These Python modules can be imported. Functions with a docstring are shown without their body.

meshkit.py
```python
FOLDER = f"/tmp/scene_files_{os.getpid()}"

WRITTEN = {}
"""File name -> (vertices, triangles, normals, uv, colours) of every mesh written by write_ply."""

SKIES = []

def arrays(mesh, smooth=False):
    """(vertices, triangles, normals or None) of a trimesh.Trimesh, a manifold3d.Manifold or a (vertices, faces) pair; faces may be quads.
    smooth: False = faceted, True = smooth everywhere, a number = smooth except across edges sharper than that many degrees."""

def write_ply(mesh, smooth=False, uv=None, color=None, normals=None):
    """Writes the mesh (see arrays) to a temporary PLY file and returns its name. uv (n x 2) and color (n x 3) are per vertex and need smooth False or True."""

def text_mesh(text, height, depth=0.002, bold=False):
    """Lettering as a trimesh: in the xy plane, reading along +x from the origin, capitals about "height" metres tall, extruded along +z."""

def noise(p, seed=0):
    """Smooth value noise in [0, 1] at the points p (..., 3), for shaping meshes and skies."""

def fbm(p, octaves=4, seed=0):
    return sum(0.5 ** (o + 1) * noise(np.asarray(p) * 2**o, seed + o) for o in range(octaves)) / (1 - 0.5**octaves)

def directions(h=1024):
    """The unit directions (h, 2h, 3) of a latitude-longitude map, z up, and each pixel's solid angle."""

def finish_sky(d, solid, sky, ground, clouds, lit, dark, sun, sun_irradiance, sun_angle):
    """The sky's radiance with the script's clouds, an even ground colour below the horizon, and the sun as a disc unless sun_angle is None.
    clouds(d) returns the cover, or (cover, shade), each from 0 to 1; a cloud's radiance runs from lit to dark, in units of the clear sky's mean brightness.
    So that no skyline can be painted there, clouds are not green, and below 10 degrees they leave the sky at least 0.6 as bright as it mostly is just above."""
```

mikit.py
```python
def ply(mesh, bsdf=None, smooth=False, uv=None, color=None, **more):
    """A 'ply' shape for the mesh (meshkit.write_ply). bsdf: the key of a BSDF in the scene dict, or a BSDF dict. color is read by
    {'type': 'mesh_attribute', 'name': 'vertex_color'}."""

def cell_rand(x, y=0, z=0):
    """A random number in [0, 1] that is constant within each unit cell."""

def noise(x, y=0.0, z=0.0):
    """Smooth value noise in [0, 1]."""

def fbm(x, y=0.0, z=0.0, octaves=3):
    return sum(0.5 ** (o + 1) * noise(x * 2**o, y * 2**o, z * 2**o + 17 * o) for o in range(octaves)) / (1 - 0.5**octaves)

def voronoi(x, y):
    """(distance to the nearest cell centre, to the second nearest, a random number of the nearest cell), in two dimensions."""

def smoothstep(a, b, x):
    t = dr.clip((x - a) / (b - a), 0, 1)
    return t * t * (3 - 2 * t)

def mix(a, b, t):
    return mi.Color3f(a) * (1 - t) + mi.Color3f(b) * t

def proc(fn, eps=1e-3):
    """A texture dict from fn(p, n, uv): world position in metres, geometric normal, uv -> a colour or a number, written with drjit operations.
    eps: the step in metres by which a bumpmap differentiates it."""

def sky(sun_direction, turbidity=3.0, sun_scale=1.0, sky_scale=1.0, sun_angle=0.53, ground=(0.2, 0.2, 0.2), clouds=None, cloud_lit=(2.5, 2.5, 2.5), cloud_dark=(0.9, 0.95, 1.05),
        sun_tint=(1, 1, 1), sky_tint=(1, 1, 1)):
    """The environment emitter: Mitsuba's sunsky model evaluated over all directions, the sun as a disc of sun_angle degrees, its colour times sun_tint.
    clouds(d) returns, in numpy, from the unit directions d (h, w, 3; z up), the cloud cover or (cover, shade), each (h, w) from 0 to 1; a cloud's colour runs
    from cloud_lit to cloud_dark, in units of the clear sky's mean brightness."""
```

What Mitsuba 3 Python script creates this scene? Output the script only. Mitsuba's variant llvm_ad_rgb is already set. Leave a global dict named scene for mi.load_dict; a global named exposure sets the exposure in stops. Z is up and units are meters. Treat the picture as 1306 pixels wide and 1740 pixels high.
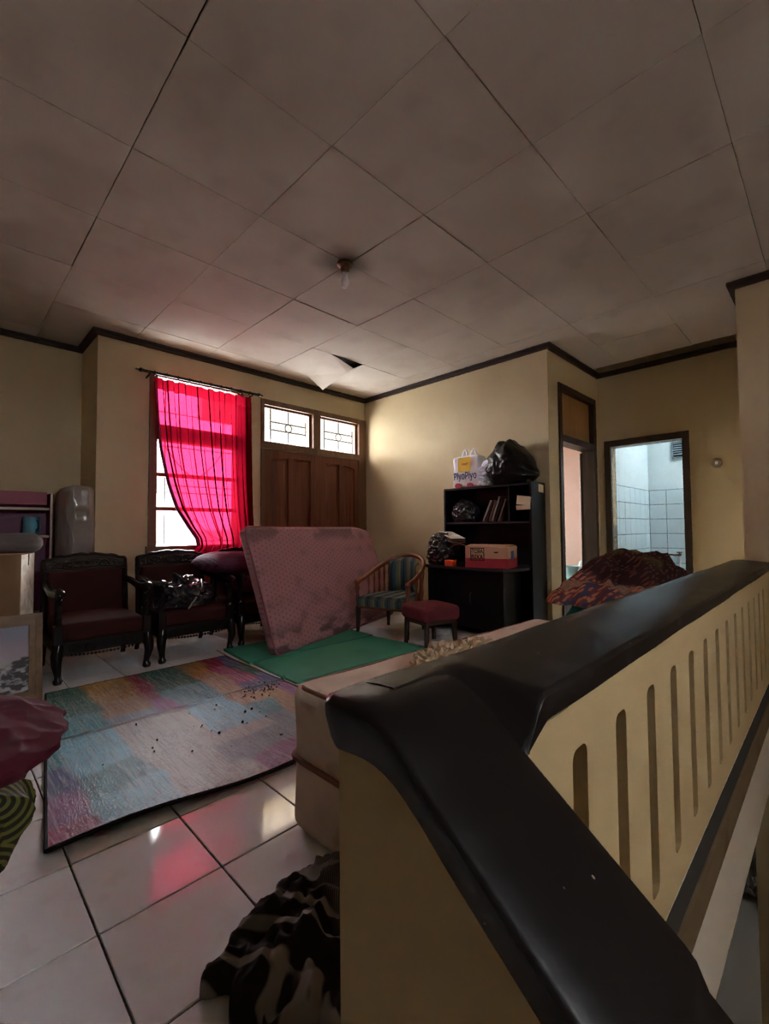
import math, random
import numpy as np, trimesh, drjit as dr, mitsuba as mi
import manifold3d as m3
import shapely
from shapely.geometry import Polygon, Point, box as sbox
from shapely import affinity
import mikit, meshkit
from mikit import noise, fbm, voronoi, smoothstep, mix, cell_rand, proc

T = mi.ScalarTransform4f
scene, labels = {}, {}

# ------------------------------------------------------------------ camera, sky, exposure
H = 1.02                      # eye height above the upper floor (the photographer stands on the stair)
W_PX, H_PX, F_PX = 1306, 1740, 765.1
YAW, PITCH, ROLL = 0.787586, 0.0372223, -0.0077108
_f = np.array([math.cos(PITCH) * math.cos(YAW), math.cos(PITCH) * math.sin(YAW), math.sin(PITCH)])
_r = np.array([math.sin(YAW), -math.cos(YAW), 0.0])
_u = np.cross(_r, _f)
_up = -math.sin(ROLL) * _r + math.cos(ROLL) * _u
scene['camera'] = {'type': 'perspective', 'fov': 2 * math.degrees(math.atan(W_PX / 2 / F_PX)), 'fov_axis': 'x',
                   'near_clip': 0.02, 'far_clip': 200.0,
                   'to_world': T().look_at(origin=[0, 0, H], target=[float(_f[0]), float(_f[1]), H + float(_f[2])], up=[float(x) for x in _up])}
exposure = 7.68


def overcast(d):
    n = meshkit.fbm(d * 3.0 + 5.0, 3, 3)
    return np.ones(d.shape[:2]), np.clip((n - 0.45) * 1.2, 0, 0.5)


scene['sky'] = mikit.sky((0.3, 0.5, 0.8), turbidity=4.0, sun_scale=0.0, ground=(0.5, 0.49, 0.47), clouds=overcast,
                         cloud_lit=(2.6, 2.65, 2.75), cloud_dark=(2.0, 2.1, 2.25))

# ------------------------------------------------------------------ materials
MATS = {}


def C(*rgb):
    return {'type': 'rgb', 'value': [float(x) for x in rgb]}


def mat(name, color, rough=0.6, spec=0.4, two=True, bump=None, bump_scale=1.0, **kw):
    b = {'type': 'principled', 'base_color': C(*color) if isinstance(color, (tuple, list)) else color, 'roughness': rough, 'specular': spec, **kw}
    if bump is not None:
        b = {'type': 'bumpmap', 'arbitrary': bump, 'scale': bump_scale, 'bsdf': b}
    scene['mat_' + name] = {'type': 'twosided', 'bsdf': b} if two else b
    return 'mat_' + name


def paint(base, stain, amt=0.35, f=1.3):
    def fn(p, n, uv):
        a = fbm(p.x * f + 3.1, p.y * f, p.z * f * 0.8, 4)
        b = fbm(p.x * 9, p.y * 9, p.z * 5, 3)
        t = smoothstep(0.45, 0.85, a) * amt + smoothstep(0.6, 0.9, b) * 0.12
        return mix(base, stain, t)
    return proc(fn)


M_WALL = mat('wall', paint((0.52, 0.415, 0.25), (0.40, 0.30, 0.17), 0.35), 0.75, 0.25)
M_WALLB = mat('wall_salmon', paint((0.62, 0.43, 0.36), (0.5, 0.34, 0.27), 0.4), 0.8, 0.2)
M_GRAYW = mat('wall_gray', paint((0.13, 0.115, 0.095), (0.08, 0.07, 0.055), 0.5), 0.8, 0.2)
M_WHITEW = mat('white_plaster', paint((0.60, 0.55, 0.46), (0.45, 0.38, 0.30), 0.4, 2.5), 0.8, 0.2)


def ceil_fn(p, n, uv):
    a = fbm(p.x * 1.1 + 7, p.y * 1.1, 0.0, 4)
    b = fbm(p.x * 5, p.y * 5, 2.0, 3)
    t = smoothstep(0.42, 0.8, a) * 0.5 + smoothstep(0.55, 0.85, b) * 0.22
    d = dr.sqrt(dr.square(p.x - 1.93) + dr.square(p.y - 2.30))            # soot around the lamp holder
    s = (1 - smoothstep(0.03, 0.26, d + 0.1 * (fbm(p.x * 8, p.y * 8, 1.0, 2) - 0.5))) * 0.75
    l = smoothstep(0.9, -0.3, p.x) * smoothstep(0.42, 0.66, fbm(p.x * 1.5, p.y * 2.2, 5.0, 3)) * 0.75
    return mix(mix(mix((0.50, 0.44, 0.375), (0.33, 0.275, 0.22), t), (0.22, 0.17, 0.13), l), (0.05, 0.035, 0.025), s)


M_CEIL = mat('ceiling_board', proc(ceil_fn), 0.85, 0.15)
M_VOID = mat('ceiling_void', (0.03, 0.024, 0.018), 0.9, 0.1)


def wood(c1, c2, axis='z', f=1.0):
    def fn(p, n, uv):
        if axis == 'z':
            a, b, c = p.x * 14 * f, p.y * 14 * f, p.z * 1.6 * f
        elif axis == 'x':
            a, b, c = p.x * 1.6 * f, p.y * 14 * f, p.z * 14 * f
        else:
            a, b, c = p.x * 14 * f, p.y * 1.6 * f, p.z * 14 * f
        g = fbm(a * 3, b * 3, c, 4)
        w = 0.5 + 0.5 * dr.sin((g * 9 + (a + b) * 0.8))
        return mix(c1, c2, w * 0.6 + g * 0.4)
    return proc(fn)


M_DOORW = mat('door_wood', wood((0.10, 0.030, 0.015), (0.17, 0.058, 0.028)), 0.5, 0.22)
M_FRAMEW = mat('frame_wood', wood((0.10, 0.042, 0.02), (0.16, 0.075, 0.036)), 0.45, 0.4)
M_DARKW = mat('dark_wood', wood((0.022, 0.013, 0.009), (0.045, 0.026, 0.018)), 0.4, 0.4)
M_CORN = mat('cornice_paint', (0.028, 0.018, 0.014), 0.5, 0.35)
def rail_fn(p, n, uv):
    c = mix((0.009, 0.007, 0.007), (0.028, 0.024, 0.023), smoothstep(0.55, 0.8, fbm(p.x * 11, p.y * 16, p.z * 16, 4)) * 0.5)
    chip = smoothstep(0.955, 0.975, noise(p.x * 95, p.y * 95, p.z * 95)) * smoothstep(0.55, 0.6, noise(p.x * 7 + 2, p.y * 7, p.z * 7))
    return mix(c, (0.34, 0.27, 0.22), chip)


M_RAIL = mat('rail_paint', proc(rail_fn), 0.36, 0.22, bump=proc(lambda p, n, uv: fbm(p.x * 9, p.y * 14, p.z * 14, 3)), bump_scale=0.003)
M_BALU = mat('balustrade_paint', paint((0.50, 0.375, 0.19), (0.36, 0.25, 0.12), 0.4, 2.0), 0.7, 0.25)
M_SKIRT = mat('ledge_paint', paint((0.15, 0.105, 0.062), (0.08, 0.055, 0.032), 0.5, 6.0), 0.7, 0.2)
M_GROUT = mat('grout', (0.05, 0.045, 0.04), 0.9, 0.1)
M_IRON = mat('iron', (0.012, 0.012, 0.012), 0.5, 0.4)
M_BRASS = mat('dark_brass', (0.11, 0.06, 0.03), 0.35, 0.5, metallic=0.7)


def tile_fn(k):
    base = [(0.76, 0.80, 0.83), (0.78, 0.82, 0.85), (0.74, 0.78, 0.81)][k]
    def fn(p, n, uv):
        a = fbm(p.x * 2.6 + 3 * k, p.y * 2.6, 1.0, 3)
        b = smoothstep(0.66, 0.78, fbm(p.x * 17, p.y * 17, 3.0, 3))
        return mix(mix(base, (0.60, 0.61, 0.62), a * 0.3), (0.50, 0.49, 0.48), b * 0.15)
    return fn


for k in range(3):
    scene[f'mat_tile_{k}'] = {'type': 'twosided', 'bsdf': {'type': 'principled', 'base_color': proc(tile_fn(k)), 'specular': 0.42,
                              'roughness': proc(lambda p, n, uv: 0.07 + 0.16 * smoothstep(0.50, 0.85, fbm(p.x * 6 + 1, p.y * 6, 8.0, 4)))}}
scene['mat_bath_tile'] = {'type': 'twosided', 'bsdf': {'type': 'principled', 'base_color': proc(lambda p, n, uv: mix((0.50, 0.60, 0.64), (0.42, 0.53, 0.57), fbm(p.x * 3, p.y * 3, p.z * 3, 3))), 'specular': 0.5, 'roughness': 0.18}}
M_BATHW = mat('bath_plaster', paint((0.50, 0.60, 0.63), (0.36, 0.45, 0.46), 0.5, 3.0), 0.8, 0.2)
scene['mat_pane'] = {'type': 'thindielectric', 'int_ior': 1.5}


def rug_fn(p, n, uv):
    wob = (fbm(p.x * 9, p.y * 5, 0.0, 3) - 0.5) * 0.09
    x, y = p.x + wob, p.y + (fbm(p.x * 6, p.y * 9, 4.0, 3) - 0.5) * 0.12
    purple, magenta, teal, sky_, cream = (0.24, 0.10, 0.24), (0.32, 0.06, 0.14), (0.05, 0.24, 0.28), (0.15, 0.42, 0.53), (0.36, 0.40, 0.385)
    green, gold, tan, red, slate, navy = (0.035, 0.13, 0.10), (0.36, 0.19, 0.045), (0.34, 0.22, 0.12), (0.24, 0.02, 0.05), (0.18, 0.25, 0.31), (0.08, 0.10, 0.22)

    def col(*bands):                                   # (y limit, colour) from the near end up
        c = mi.Color3f(bands[0][1])
        for i in range(1, len(bands)):
            c = mix(c, bands[i][1], smoothstep(bands[i - 1][0] - 0.03, bands[i - 1][0] + 0.03, y))
        return c
    cols = [(0.44, col((1.90, magenta), (2.12, purple), (2.36, navy), (2.72, teal), (9, green))),
            (0.68, col((2.02, sky_), (2.24, teal), (2.64, sky_), (2.95, teal), (9, green))),
            (0.93, col((2.64, cream), (2.80, slate), (3.05, tan), (9, gold))),
            (1.01, col((1.88, cream), (2.06, slate), (2.66, cream), (2.9, purple), (9, red))),
            (1.27, col((1.86, purple), (2.08, slate), (2.20, cream), (2.66, sky_), (3.02, teal), (9, green))),
            (1.43, col((2.25, slate), (2.45, teal), (2.72, tan), (3.1, tan), (9, gold))),
            (1.56, col((2.62, tan), (2.8, navy), (3.25, magenta), (9, red))),
            (9.0, col((2.6, purple), (2.9, navy), (3.2, green), (9, navy)))]
    c = cols[0][1]
    for i in range(1, len(cols)):
        c = mix(c, cols[i][1], smoothstep(cols[i - 1][0] - 0.025, cols[i - 1][0] + 0.025, x))
    streak = fbm(p.x * 160, p.y * 9, 2.0, 3)
    speck = fbm(p.x * 130, p.y * 90, 7.0, 3)
    region = smoothstep(0.42, 0.62, fbm(p.x * 4 + 9, p.y * 4, 3.0, 2))
    c = mix(c, (0.46, 0.47, 0.45), smoothstep(0.45, 0.75, streak) * 0.30)
    c = mix(c, c * 0.45, smoothstep(0.48, 0.75, fbm(p.x * 190 + 3, p.y * 12, 9.0, 3)) * 0.55)
    c = mix(c, (0.03, 0.05, 0.11), smoothstep(0.46, 0.74, speck) * region * 0.28)
    c = mix(c, (0.52, 0.52, 0.52), smoothstep(0.55, 0.70, fbm(p.x * 150 + 5, p.y * 110, 1.0, 3)) * region * 0.22)
    fold = smoothstep(0.016, 0.004, dr.abs(p.y - 2.655 - 0.01 * dr.sin(p.x * 7)))
    return mix(c, (0.05, 0.05, 0.06), fold * 0.8)


M_RUG = mat('rug_weave', proc(rug_fn), 0.48, 0.4, bump=proc(lambda p, n, uv: noise(p.x * 220, p.y * 90, 0.0)), bump_scale=0.0022)
M_RUGEDGE = mat('rug_binding', (0.012, 0.012, 0.016), 0.8, 0.2)
M_GREEN = mat('green_foam', paint((0.045, 0.27, 0.17), (0.03, 0.19, 0.125), 0.5, 4), 0.5, 0.4)
M_YELLOW = mat('yellow_cord', (0.42, 0.36, 0.16), 0.7, 0.3)


def pink_fn(p, n, uv):
    k = 22.0
    q, r = p.x * 1.05 * k, p.z * 1.08 * k
    ix = dr.floor(q)
    dx, dz = q - ix - 0.5, (r + 0.5 * (ix - 2 * dr.floor(ix / 2))) - dr.floor(r + 0.5 * (ix - 2 * dr.floor(ix / 2))) - 0.5
    dot = smoothstep(0.24, 0.10, dr.sqrt(dx * dx + dz * dz))
    st = smoothstep(0.50, 0.78, fbm(p.x * 6.5, p.y * 4, p.z * 7.5, 5))
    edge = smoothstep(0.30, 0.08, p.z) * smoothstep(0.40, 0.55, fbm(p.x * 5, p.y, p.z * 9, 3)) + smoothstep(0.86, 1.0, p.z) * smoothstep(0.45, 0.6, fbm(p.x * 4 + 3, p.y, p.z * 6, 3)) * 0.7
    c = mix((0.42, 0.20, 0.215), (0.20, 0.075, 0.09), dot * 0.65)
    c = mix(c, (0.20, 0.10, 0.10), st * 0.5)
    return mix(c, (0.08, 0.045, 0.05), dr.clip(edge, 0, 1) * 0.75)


M_PINKM = mat('pink_ticking', proc(pink_fn), 0.8, 0.25)
M_PINKP = mat('pink_piping', (0.30, 0.10, 0.12), 0.7, 0.3)


def beige_fn(p, n, uv):
    a = fbm(p.x * 4, p.y * 4, p.z * 4, 4)
    b = smoothstep(0.6, 0.78, fbm(p.x * 11 + 2, p.y * 11, p.z * 11, 3))
    c = mix((0.62, 0.50, 0.40), (0.50, 0.39, 0.30), smoothstep(0.35, 0.7, a))
    return mix(c, (0.3, 0.21, 0.16), b * 0.5)


M_BEIGE = mat('beige_ticking', proc(beige_fn), 0.85, 0.2, bump=proc(lambda p, n, uv: fbm(p.x * 9, p.y * 9, p.z * 9, 3)), bump_scale=0.01)
M_PIPE = mat('rust_piping', (0.20, 0.085, 0.06), 0.7, 0.2)
M_BLACKW = mat('black_lacquer', (0.005, 0.004, 0.004), 0.18, 0.22, clearcoat=0.2, clearcoat_gloss=0.95)
M_CREST = mat('carved_lacquer', (0.006, 0.005, 0.005), 0.16, 0.6, clearcoat=0.6, clearcoat_gloss=0.95)
M_MAROON = mat('maroon_velvet', proc(lambda p, n, uv: mix((0.046, 0.0105, 0.009), (0.028, 0.0065, 0.0065), fbm(p.x * 14, p.y * 14, p.z * 14, 3))), 0.8, 0.2, sheen=0.4)
M_RED = mat('red_upholstery', proc(lambda p, n, uv: mix((0.17, 0.032, 0.042), (0.12, 0.022, 0.03), fbm(p.x * 20, p.y * 20, p.z * 20, 3))), 0.8, 0.2, sheen=0.3)
M_CHERRY = mat('cherry_wood', wood((0.13, 0.032, 0.014), (0.20, 0.055, 0.022)), 0.25, 0.55, clearcoat=0.5)
M_DESK = mat('black_desk', (0.006, 0.0055, 0.007), 0.45, 0.22)
M_DESKTOP = mat('desk_top', (0.028, 0.021, 0.026), 0.38, 0.35)
M_BLACKP = mat('black_plastic', (0.004, 0.004, 0.0045), 0.32, 0.28)
M_SHINY = mat('shiny_black_plastic', (0.014, 0.013, 0.016), 0.16, 0.7)
M_SILVER = mat('silver_plastic', (0.72, 0.76, 0.84), 0.28, 0.7, metallic=0.2)
M_WRAP = mat('clear_wrap_grey', proc(lambda p, n, uv: mix((0.27, 0.24, 0.215), (0.17, 0.15, 0.135), fbm(p.x * 8, p.y * 8, p.z * 3, 3))), 0.2, 0.6)
M_WHITEP = mat('white_plastic', (0.68, 0.68, 0.68), 0.35, 0.5)
M_PAPER = mat('cream_paper', (0.62, 0.52, 0.34), 0.8, 0.2)
M_CARD = mat('cardboard', proc(lambda p, n, uv: mix((0.30, 0.185, 0.105), (0.24, 0.145, 0.08), fbm(p.x * 5, p.y * 5, p.z * 5, 3))), 0.85, 0.15)
M_CARDP = mat('printed_card', (0.55, 0.33, 0.21), 0.7, 0.25)
M_CARDR = mat('red_print', (0.42, 0.045, 0.06), 0.6, 0.3)
M_INK = mat('black_ink', (0.015, 0.012, 0.012), 0.6, 0.3)
M_BLUEINK = mat('blue_ink', (0.05, 0.09, 0.30), 0.6, 0.3)
M_PURPLEINK = mat('violet_ink', (0.06, 0.045, 0.16), 0.5, 0.3)
M_YEL = mat('yellow_print', (0.72, 0.46, 0.03), 0.5, 0.3)
M_ORANGE = mat('orange_print', (0.62, 0.16, 0.03), 0.5, 0.3)
M_TAPE = mat('orange_red_plastic', (0.80, 0.09, 0.03), 0.45, 0.4)
M_PINKSH = mat('pink_laminate', (0.33, 0.075, 0.115), 0.5, 0.4)
M_PURPSH = mat('plum_laminate', (0.13, 0.03, 0.075), 0.5, 0.4)
M_CREAME = mat('cream_edging', (0.55, 0.45, 0.38), 0.5, 0.4)
M_CYAN = mat('cyan_ceramic', (0.08, 0.27, 0.36), 0.25, 0.5)
M_LABEL = mat('white_label', proc(lambda p, n, uv: mix((0.82, 0.80, 0.70), (0.55, 0.53, 0.48), smoothstep(0.5, 0.62, noise(p.x * 20, p.y * 20, p.z * 26)) * 0.6)), 0.7, 0.2)
M_GREYW = mat('grey_weave', proc(lambda p, n, uv: mix((0.20, 0.18, 0.17), (0.10, 0.085, 0.08), fbm(p.x * 7, p.y * 7, p.z * 40, 3))), 0.8, 0.2)
M_GILT = mat('bronze_frame', wood((0.14, 0.075, 0.035), (0.22, 0.13, 0.065), 'x'), 0.35, 0.5)
M_CUSH = mat('plum_cushion', proc(lambda p, n, uv: mix((0.055, 0.018, 0.035), (0.13, 0.045, 0.075), smoothstep(0.35, 0.65, 0.5 + 0.5 * dr.sin((p.x * 1.0 + p.z * 1.4) * 190) * dr.sin((p.x - p.z * 1.2) * 150)))), 0.8, 0.25)
M_MCLOTH = mat('maroon_cloth', proc(lambda p, n, uv: mix((0.085, 0.013, 0.024), (0.055, 0.009, 0.017), fbm(p.x * 9, p.y * 9, p.z * 9, 3))), 0.85, 0.15, sheen=0.25)


def batik_green(p, n, uv):
    d1, d2, w = voronoi(p.x * 7 + p.y * 3, p.z * 7 + p.y * 4)
    ring = smoothstep(0.35, 0.75, 0.5 + 0.5 * dr.sin(d1 * 62))
    return mix((0.012, 0.013, 0.007), (0.16, 0.15, 0.03), ring * 0.6)


M_BATIKG = mat('green_batik', proc(batik_green), 0.75, 0.25)


def batik_red(p, n, uv):
    d1, d2, w = voronoi(p.x * 36, (p.z + p.y) * 30)
    base = mix((0.46, 0.18, 0.085), (0.13, 0.045, 0.06), smoothstep(0.25, 0.5, d1))
    base = mix(base, (0.05, 0.05, 0.10), smoothstep(0.72, 0.8, w))
    band = smoothstep(0.045, 0.03, dr.abs(p.x - 2.95 - 0.25 * (p.z - 0.55)))
    base = mix(base, (0.30, 0.20, 0.13), band * 0.7)
    right = smoothstep(3.02, 3.10, p.x + 0.25 * (fbm(p.x * 3, p.y * 3, p.z * 3, 2) - 0.5))
    dk = mix((0.03, 0.012, 0.012), (0.10, 0.035, 0.03), smoothstep(0.35, 0.2, d1))
    dk = mix(dk, (0.11, 0.10, 0.025), smoothstep(0.5, 0.62, fbm(p.x * 7 + 3, p.y * 7, p.z * 7, 2)) * smoothstep(3.12, 3.3, p.x) * 0.8)
    return mix(base, dk, right)


M_BATIKR = mat('red_batik', proc(batik_red), 0.8, 0.2)
M_TEAL = mat('teal_cloth', (0.015, 0.22, 0.20), 0.7, 0.3)
M_GTEAL = mat('grey_teal_cloth', (0.08, 0.13, 0.13), 0.8, 0.2)


def stripe_cloth(p, n, uv):
    s = 0.5 + 0.5 * dr.sin((p.x * 0.9 + p.y * 0.4 + 0.35 * fbm(p.x * 5, p.y * 5, p.z * 5, 2)) * 62)
    fine = 0.5 + 0.5 * dr.sin((p.x - p.y) * 900)
    c = mix((0.016, 0.014, 0.012), (0.22, 0.20, 0.17), smoothstep(0.72, 0.92, s))
    right = smoothstep(0.70, 0.76, p.x - 0.3 * (p.y - 1.0))
    return mix(c, mix((0.06, 0.055, 0.048), (0.20, 0.18, 0.155), fine), right)


M_STRIPECL = mat('striped_cloth', proc(stripe_cloth), 0.85, 0.2)
M_CREAMCL = mat('cream_cloth', (0.50, 0.37, 0.23), 0.85, 0.2)


def striped(c3, f):
    a = {'g': (0.13, 0.13, 0.085), 'b': (0.045, 0.085, 0.11), 'd': (0.025, 0.04, 0.055), 'y': (0.22, 0.17, 0.08)}
    def fn(p, n, uv):
        t = c3(p) * f
        t = t - dr.floor(t)
        c = mix(a['g'], a['b'], smoothstep(0.22, 0.26, t))
        c = mix(c, a['d'], smoothstep(0.46, 0.50, t))
        c = mix(c, a['b'], smoothstep(0.60, 0.64, t))
        return mix(c, a['y'], smoothstep(0.82, 0.86, t))
    return proc(fn)


M_STRIPE = mat('striped_upholstery', striped(lambda p: p.y * 0.97 - p.x * 0.24, 9.0), 0.8, 0.2)


def art_fn(p, n, uv):
    z = p.z - 0.27 + 0.02 * (fbm(p.x * 9, 1.0, 2.0, 3) - 0.5)
    rock = smoothstep(0.42, 0.6, fbm(p.x * 22, p.y * 10, p.z * 30, 4))
    g = mix((0.05, 0.05, 0.055), (0.40, 0.40, 0.42), rock)
    s = mix((0.42, 0.36, 0.42), (0.25, 0.27, 0.36), smoothstep(0.0, 0.17, z))
    return mix(g, s, smoothstep(-0.005, 0.01, z))


M_ART = mat('landscape_print', proc(art_fn), 0.3, 0.4)
scene['mat_bulb_glass'] = {'type': 'twosided', 'bsdf': {'type': 'principled', 'base_color': C(0.75, 0.70, 0.70), 'roughness': 0.12, 'specular': 0.6, 'clearcoat': 0.6}}
# sheer red curtain: part of the light passes between the threads, part is scattered through the fabric
scene['mat_curtain'] = {'type': 'blendbsdf', 'weight': 0.70,
                        'a': {'type': 'thindielectric', 'int_ior': 1.02, 'specular_transmittance': C(0.26, 0.009, 0.030), 'specular_reflectance': C(0.2, 0.02, 0.05)},
                        'b': {'type': 'principledthin', 'base_color': C(0.115, 0.0012, 0.006), 'roughness': 0.7, 'diff_trans': 1.15, 'spec_trans': 0.0}}
scene['mat_curtain_hem'] = {'type': 'principledthin', 'base_color': C(0.13, 0.0015, 0.007), 'roughness': 0.7, 'diff_trans': 0.9, 'spec_trans': 0.0}

scene['mat_curtain_edge'] = {'type': 'twosided', 'bsdf': {'type': 'principled', 'base_color': C(0.20, 0.02, 0.05), 'roughness': 0.7, 'specular': 0.3}}

# ------------------------------------------------------------------ helpers
PLACE = {}


def key_for(name, parent=None):
    base = f'{parent}__{name}' if parent else name
    used = scene.keys() | PLACE.keys()
    if base not in used:
        return base
    i = 1
    while f'{base}_{i:03d}' in used:
        i += 1
    return f'{base}_{i:03d}'


def as_mesh(m):
    if hasattr(m, 'to_mesh'):
        q = m.to_mesh()
        return trimesh.Trimesh(np.array(q.vert_properties[:, :3]), np.array(q.tri_verts), process=False)
    return m


def put(name, mesh, bsdf, parent=None, smooth=False, label=None, cat=None, group=None, kind=None):
    key = key_for(name, parent)
    m = as_mesh(mesh)
    if parent and parent.split('__')[0] in PLACE:
        m = m.copy()
        m.apply_transform(PLACE[parent.split('__')[0]])
    scene[key] = mikit.ply(m, bsdf, smooth)
    e = {}
    if label: e['label'] = label
    if cat: e['category'] = cat
    if group: e['group'] = group
    if kind: e['kind'] = kind
    if e: labels[key] = e
    return key


def thing(name, label, cat, loc=(0, 0, 0), rz=0.0, group=None, kind=None):
    key = key_for(name)
    M = trimesh.transformations.rotation_matrix(math.radians(rz), [0, 0, 1])
    M[:3, 3] = loc
    PLACE[key] = M
    labels[key] = {'label': label, 'category': cat}
    if group: labels[key]['group'] = group
    if kind: labels[key]['kind'] = kind
    return key


def struct(name, mesh, bsdf, smooth=False, label=None):
    return put(name, mesh, bsdf, None, smooth, label=label, kind='structure')


def MF(mesh):
    return m3.Manifold(m3.Mesh(np.asarray(mesh.vertices, np.float32), np.asarray(mesh.faces, np.uint32)))


def bx(x0, x1, y0, y1, z0, z1):
    b = trimesh.creation.box((x1 - x0, y1 - y0, z1 - z0))
    b.apply_translation(((x0 + x1) / 2, (y0 + y1) / 2, (z0 + z1) / 2))
    return b


def cube(x0, x1, y0, y1, z0, z1):
    return m3.Manifold.cube((x1 - x0, y1 - y0, z1 - z0)).translate((x0, y0, z0))


def cham(x0, x1, y0, y1, z0, z1, c=0.003):
    """Box with chamfered edges (hull of three shrunk boxes)."""
    pts = []
    for a in range(3):
        d = [c, c, c]
        d[a] = 0
        for sx in (x0 + d[0], x1 - d[0]):
            for sy in (y0 + d[1], y1 - d[1]):
                for sz in (z0 + d[2], z1 - d[2]):
                    pts.append((sx, sy, sz))
    return trimesh.convex.convex_hull(np.array(pts))


def rbox(x0, x1, y0, y1, z0, z1, r=0.02, seg=12):
    """Rounded box: hull of spheres."""
    s = m3.Manifold.sphere(r, seg)
    parts = [s.translate((x, y, z)) for x in (x0 + r, x1 - r) for y in (y0 + r, y1 - r) for z in (z0 + r, z1 - r)]
    return as_mesh(m3.Manifold.batch_hull(parts))


def cat_(*ms):
    return trimesh.util.concatenate([as_mesh(m) for m in ms])


def tube(path, r, seg=8, caps=True):
    """Tube along a polyline; r is a number or one radius per point."""
    P = np.asarray(path, float)
    n = len(P)
    R = np.full(n, r, float) if np.isscalar(r) else np.asarray(r, float)
    t = np.gradient(P, axis=0)
    t /= np.linalg.norm(t, axis=1, keepdims=True) + 1e-12
    u = np.cross(t[0], [0, 0, 1.0])
    if np.linalg.norm(u) < 1e-3:
        u = np.array([1.0, 0, 0])
    u /= np.linalg.norm(u)
    V = []
    a = np.linspace(0, 2 * np.pi, seg, endpoint=False)
    for i in range(n):
        u = u - t[i] * np.dot(u, t[i])
        u /= np.linalg.norm(u)
        w = np.cross(t[i], u)
        V.append(P[i] + R[i] * (np.cos(a)[:, None] * u + np.sin(a)[:, None] * w))
    V = np.vstack(V)
    F = []
    for i in range(n - 1):
        for j in range(seg):
            k = (j + 1) % seg
            p, q, s, o = i * seg + j, i * seg + k, (i + 1) * seg + k, (i + 1) * seg + j
            F += [(p, q, s), (p, s, o)]
    if caps:
        V = np.vstack([V, P[0], P[-1]])
        c0, c1 = len(V) - 2, len(V) - 1
        for j in range(seg):
            k = (j + 1) % seg
            F += [(c0, k, j), (c1, (n - 1) * seg + j, (n - 1) * seg + k)]
    return trimesh.Trimesh(V, F, process=False)


def lathe(profile, seg=24, loc=(0, 0, 0)):
    m = trimesh.creation.revolve(np.array(profile, float), sections=seg)
    m.apply_translation(loc)
    return m


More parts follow.
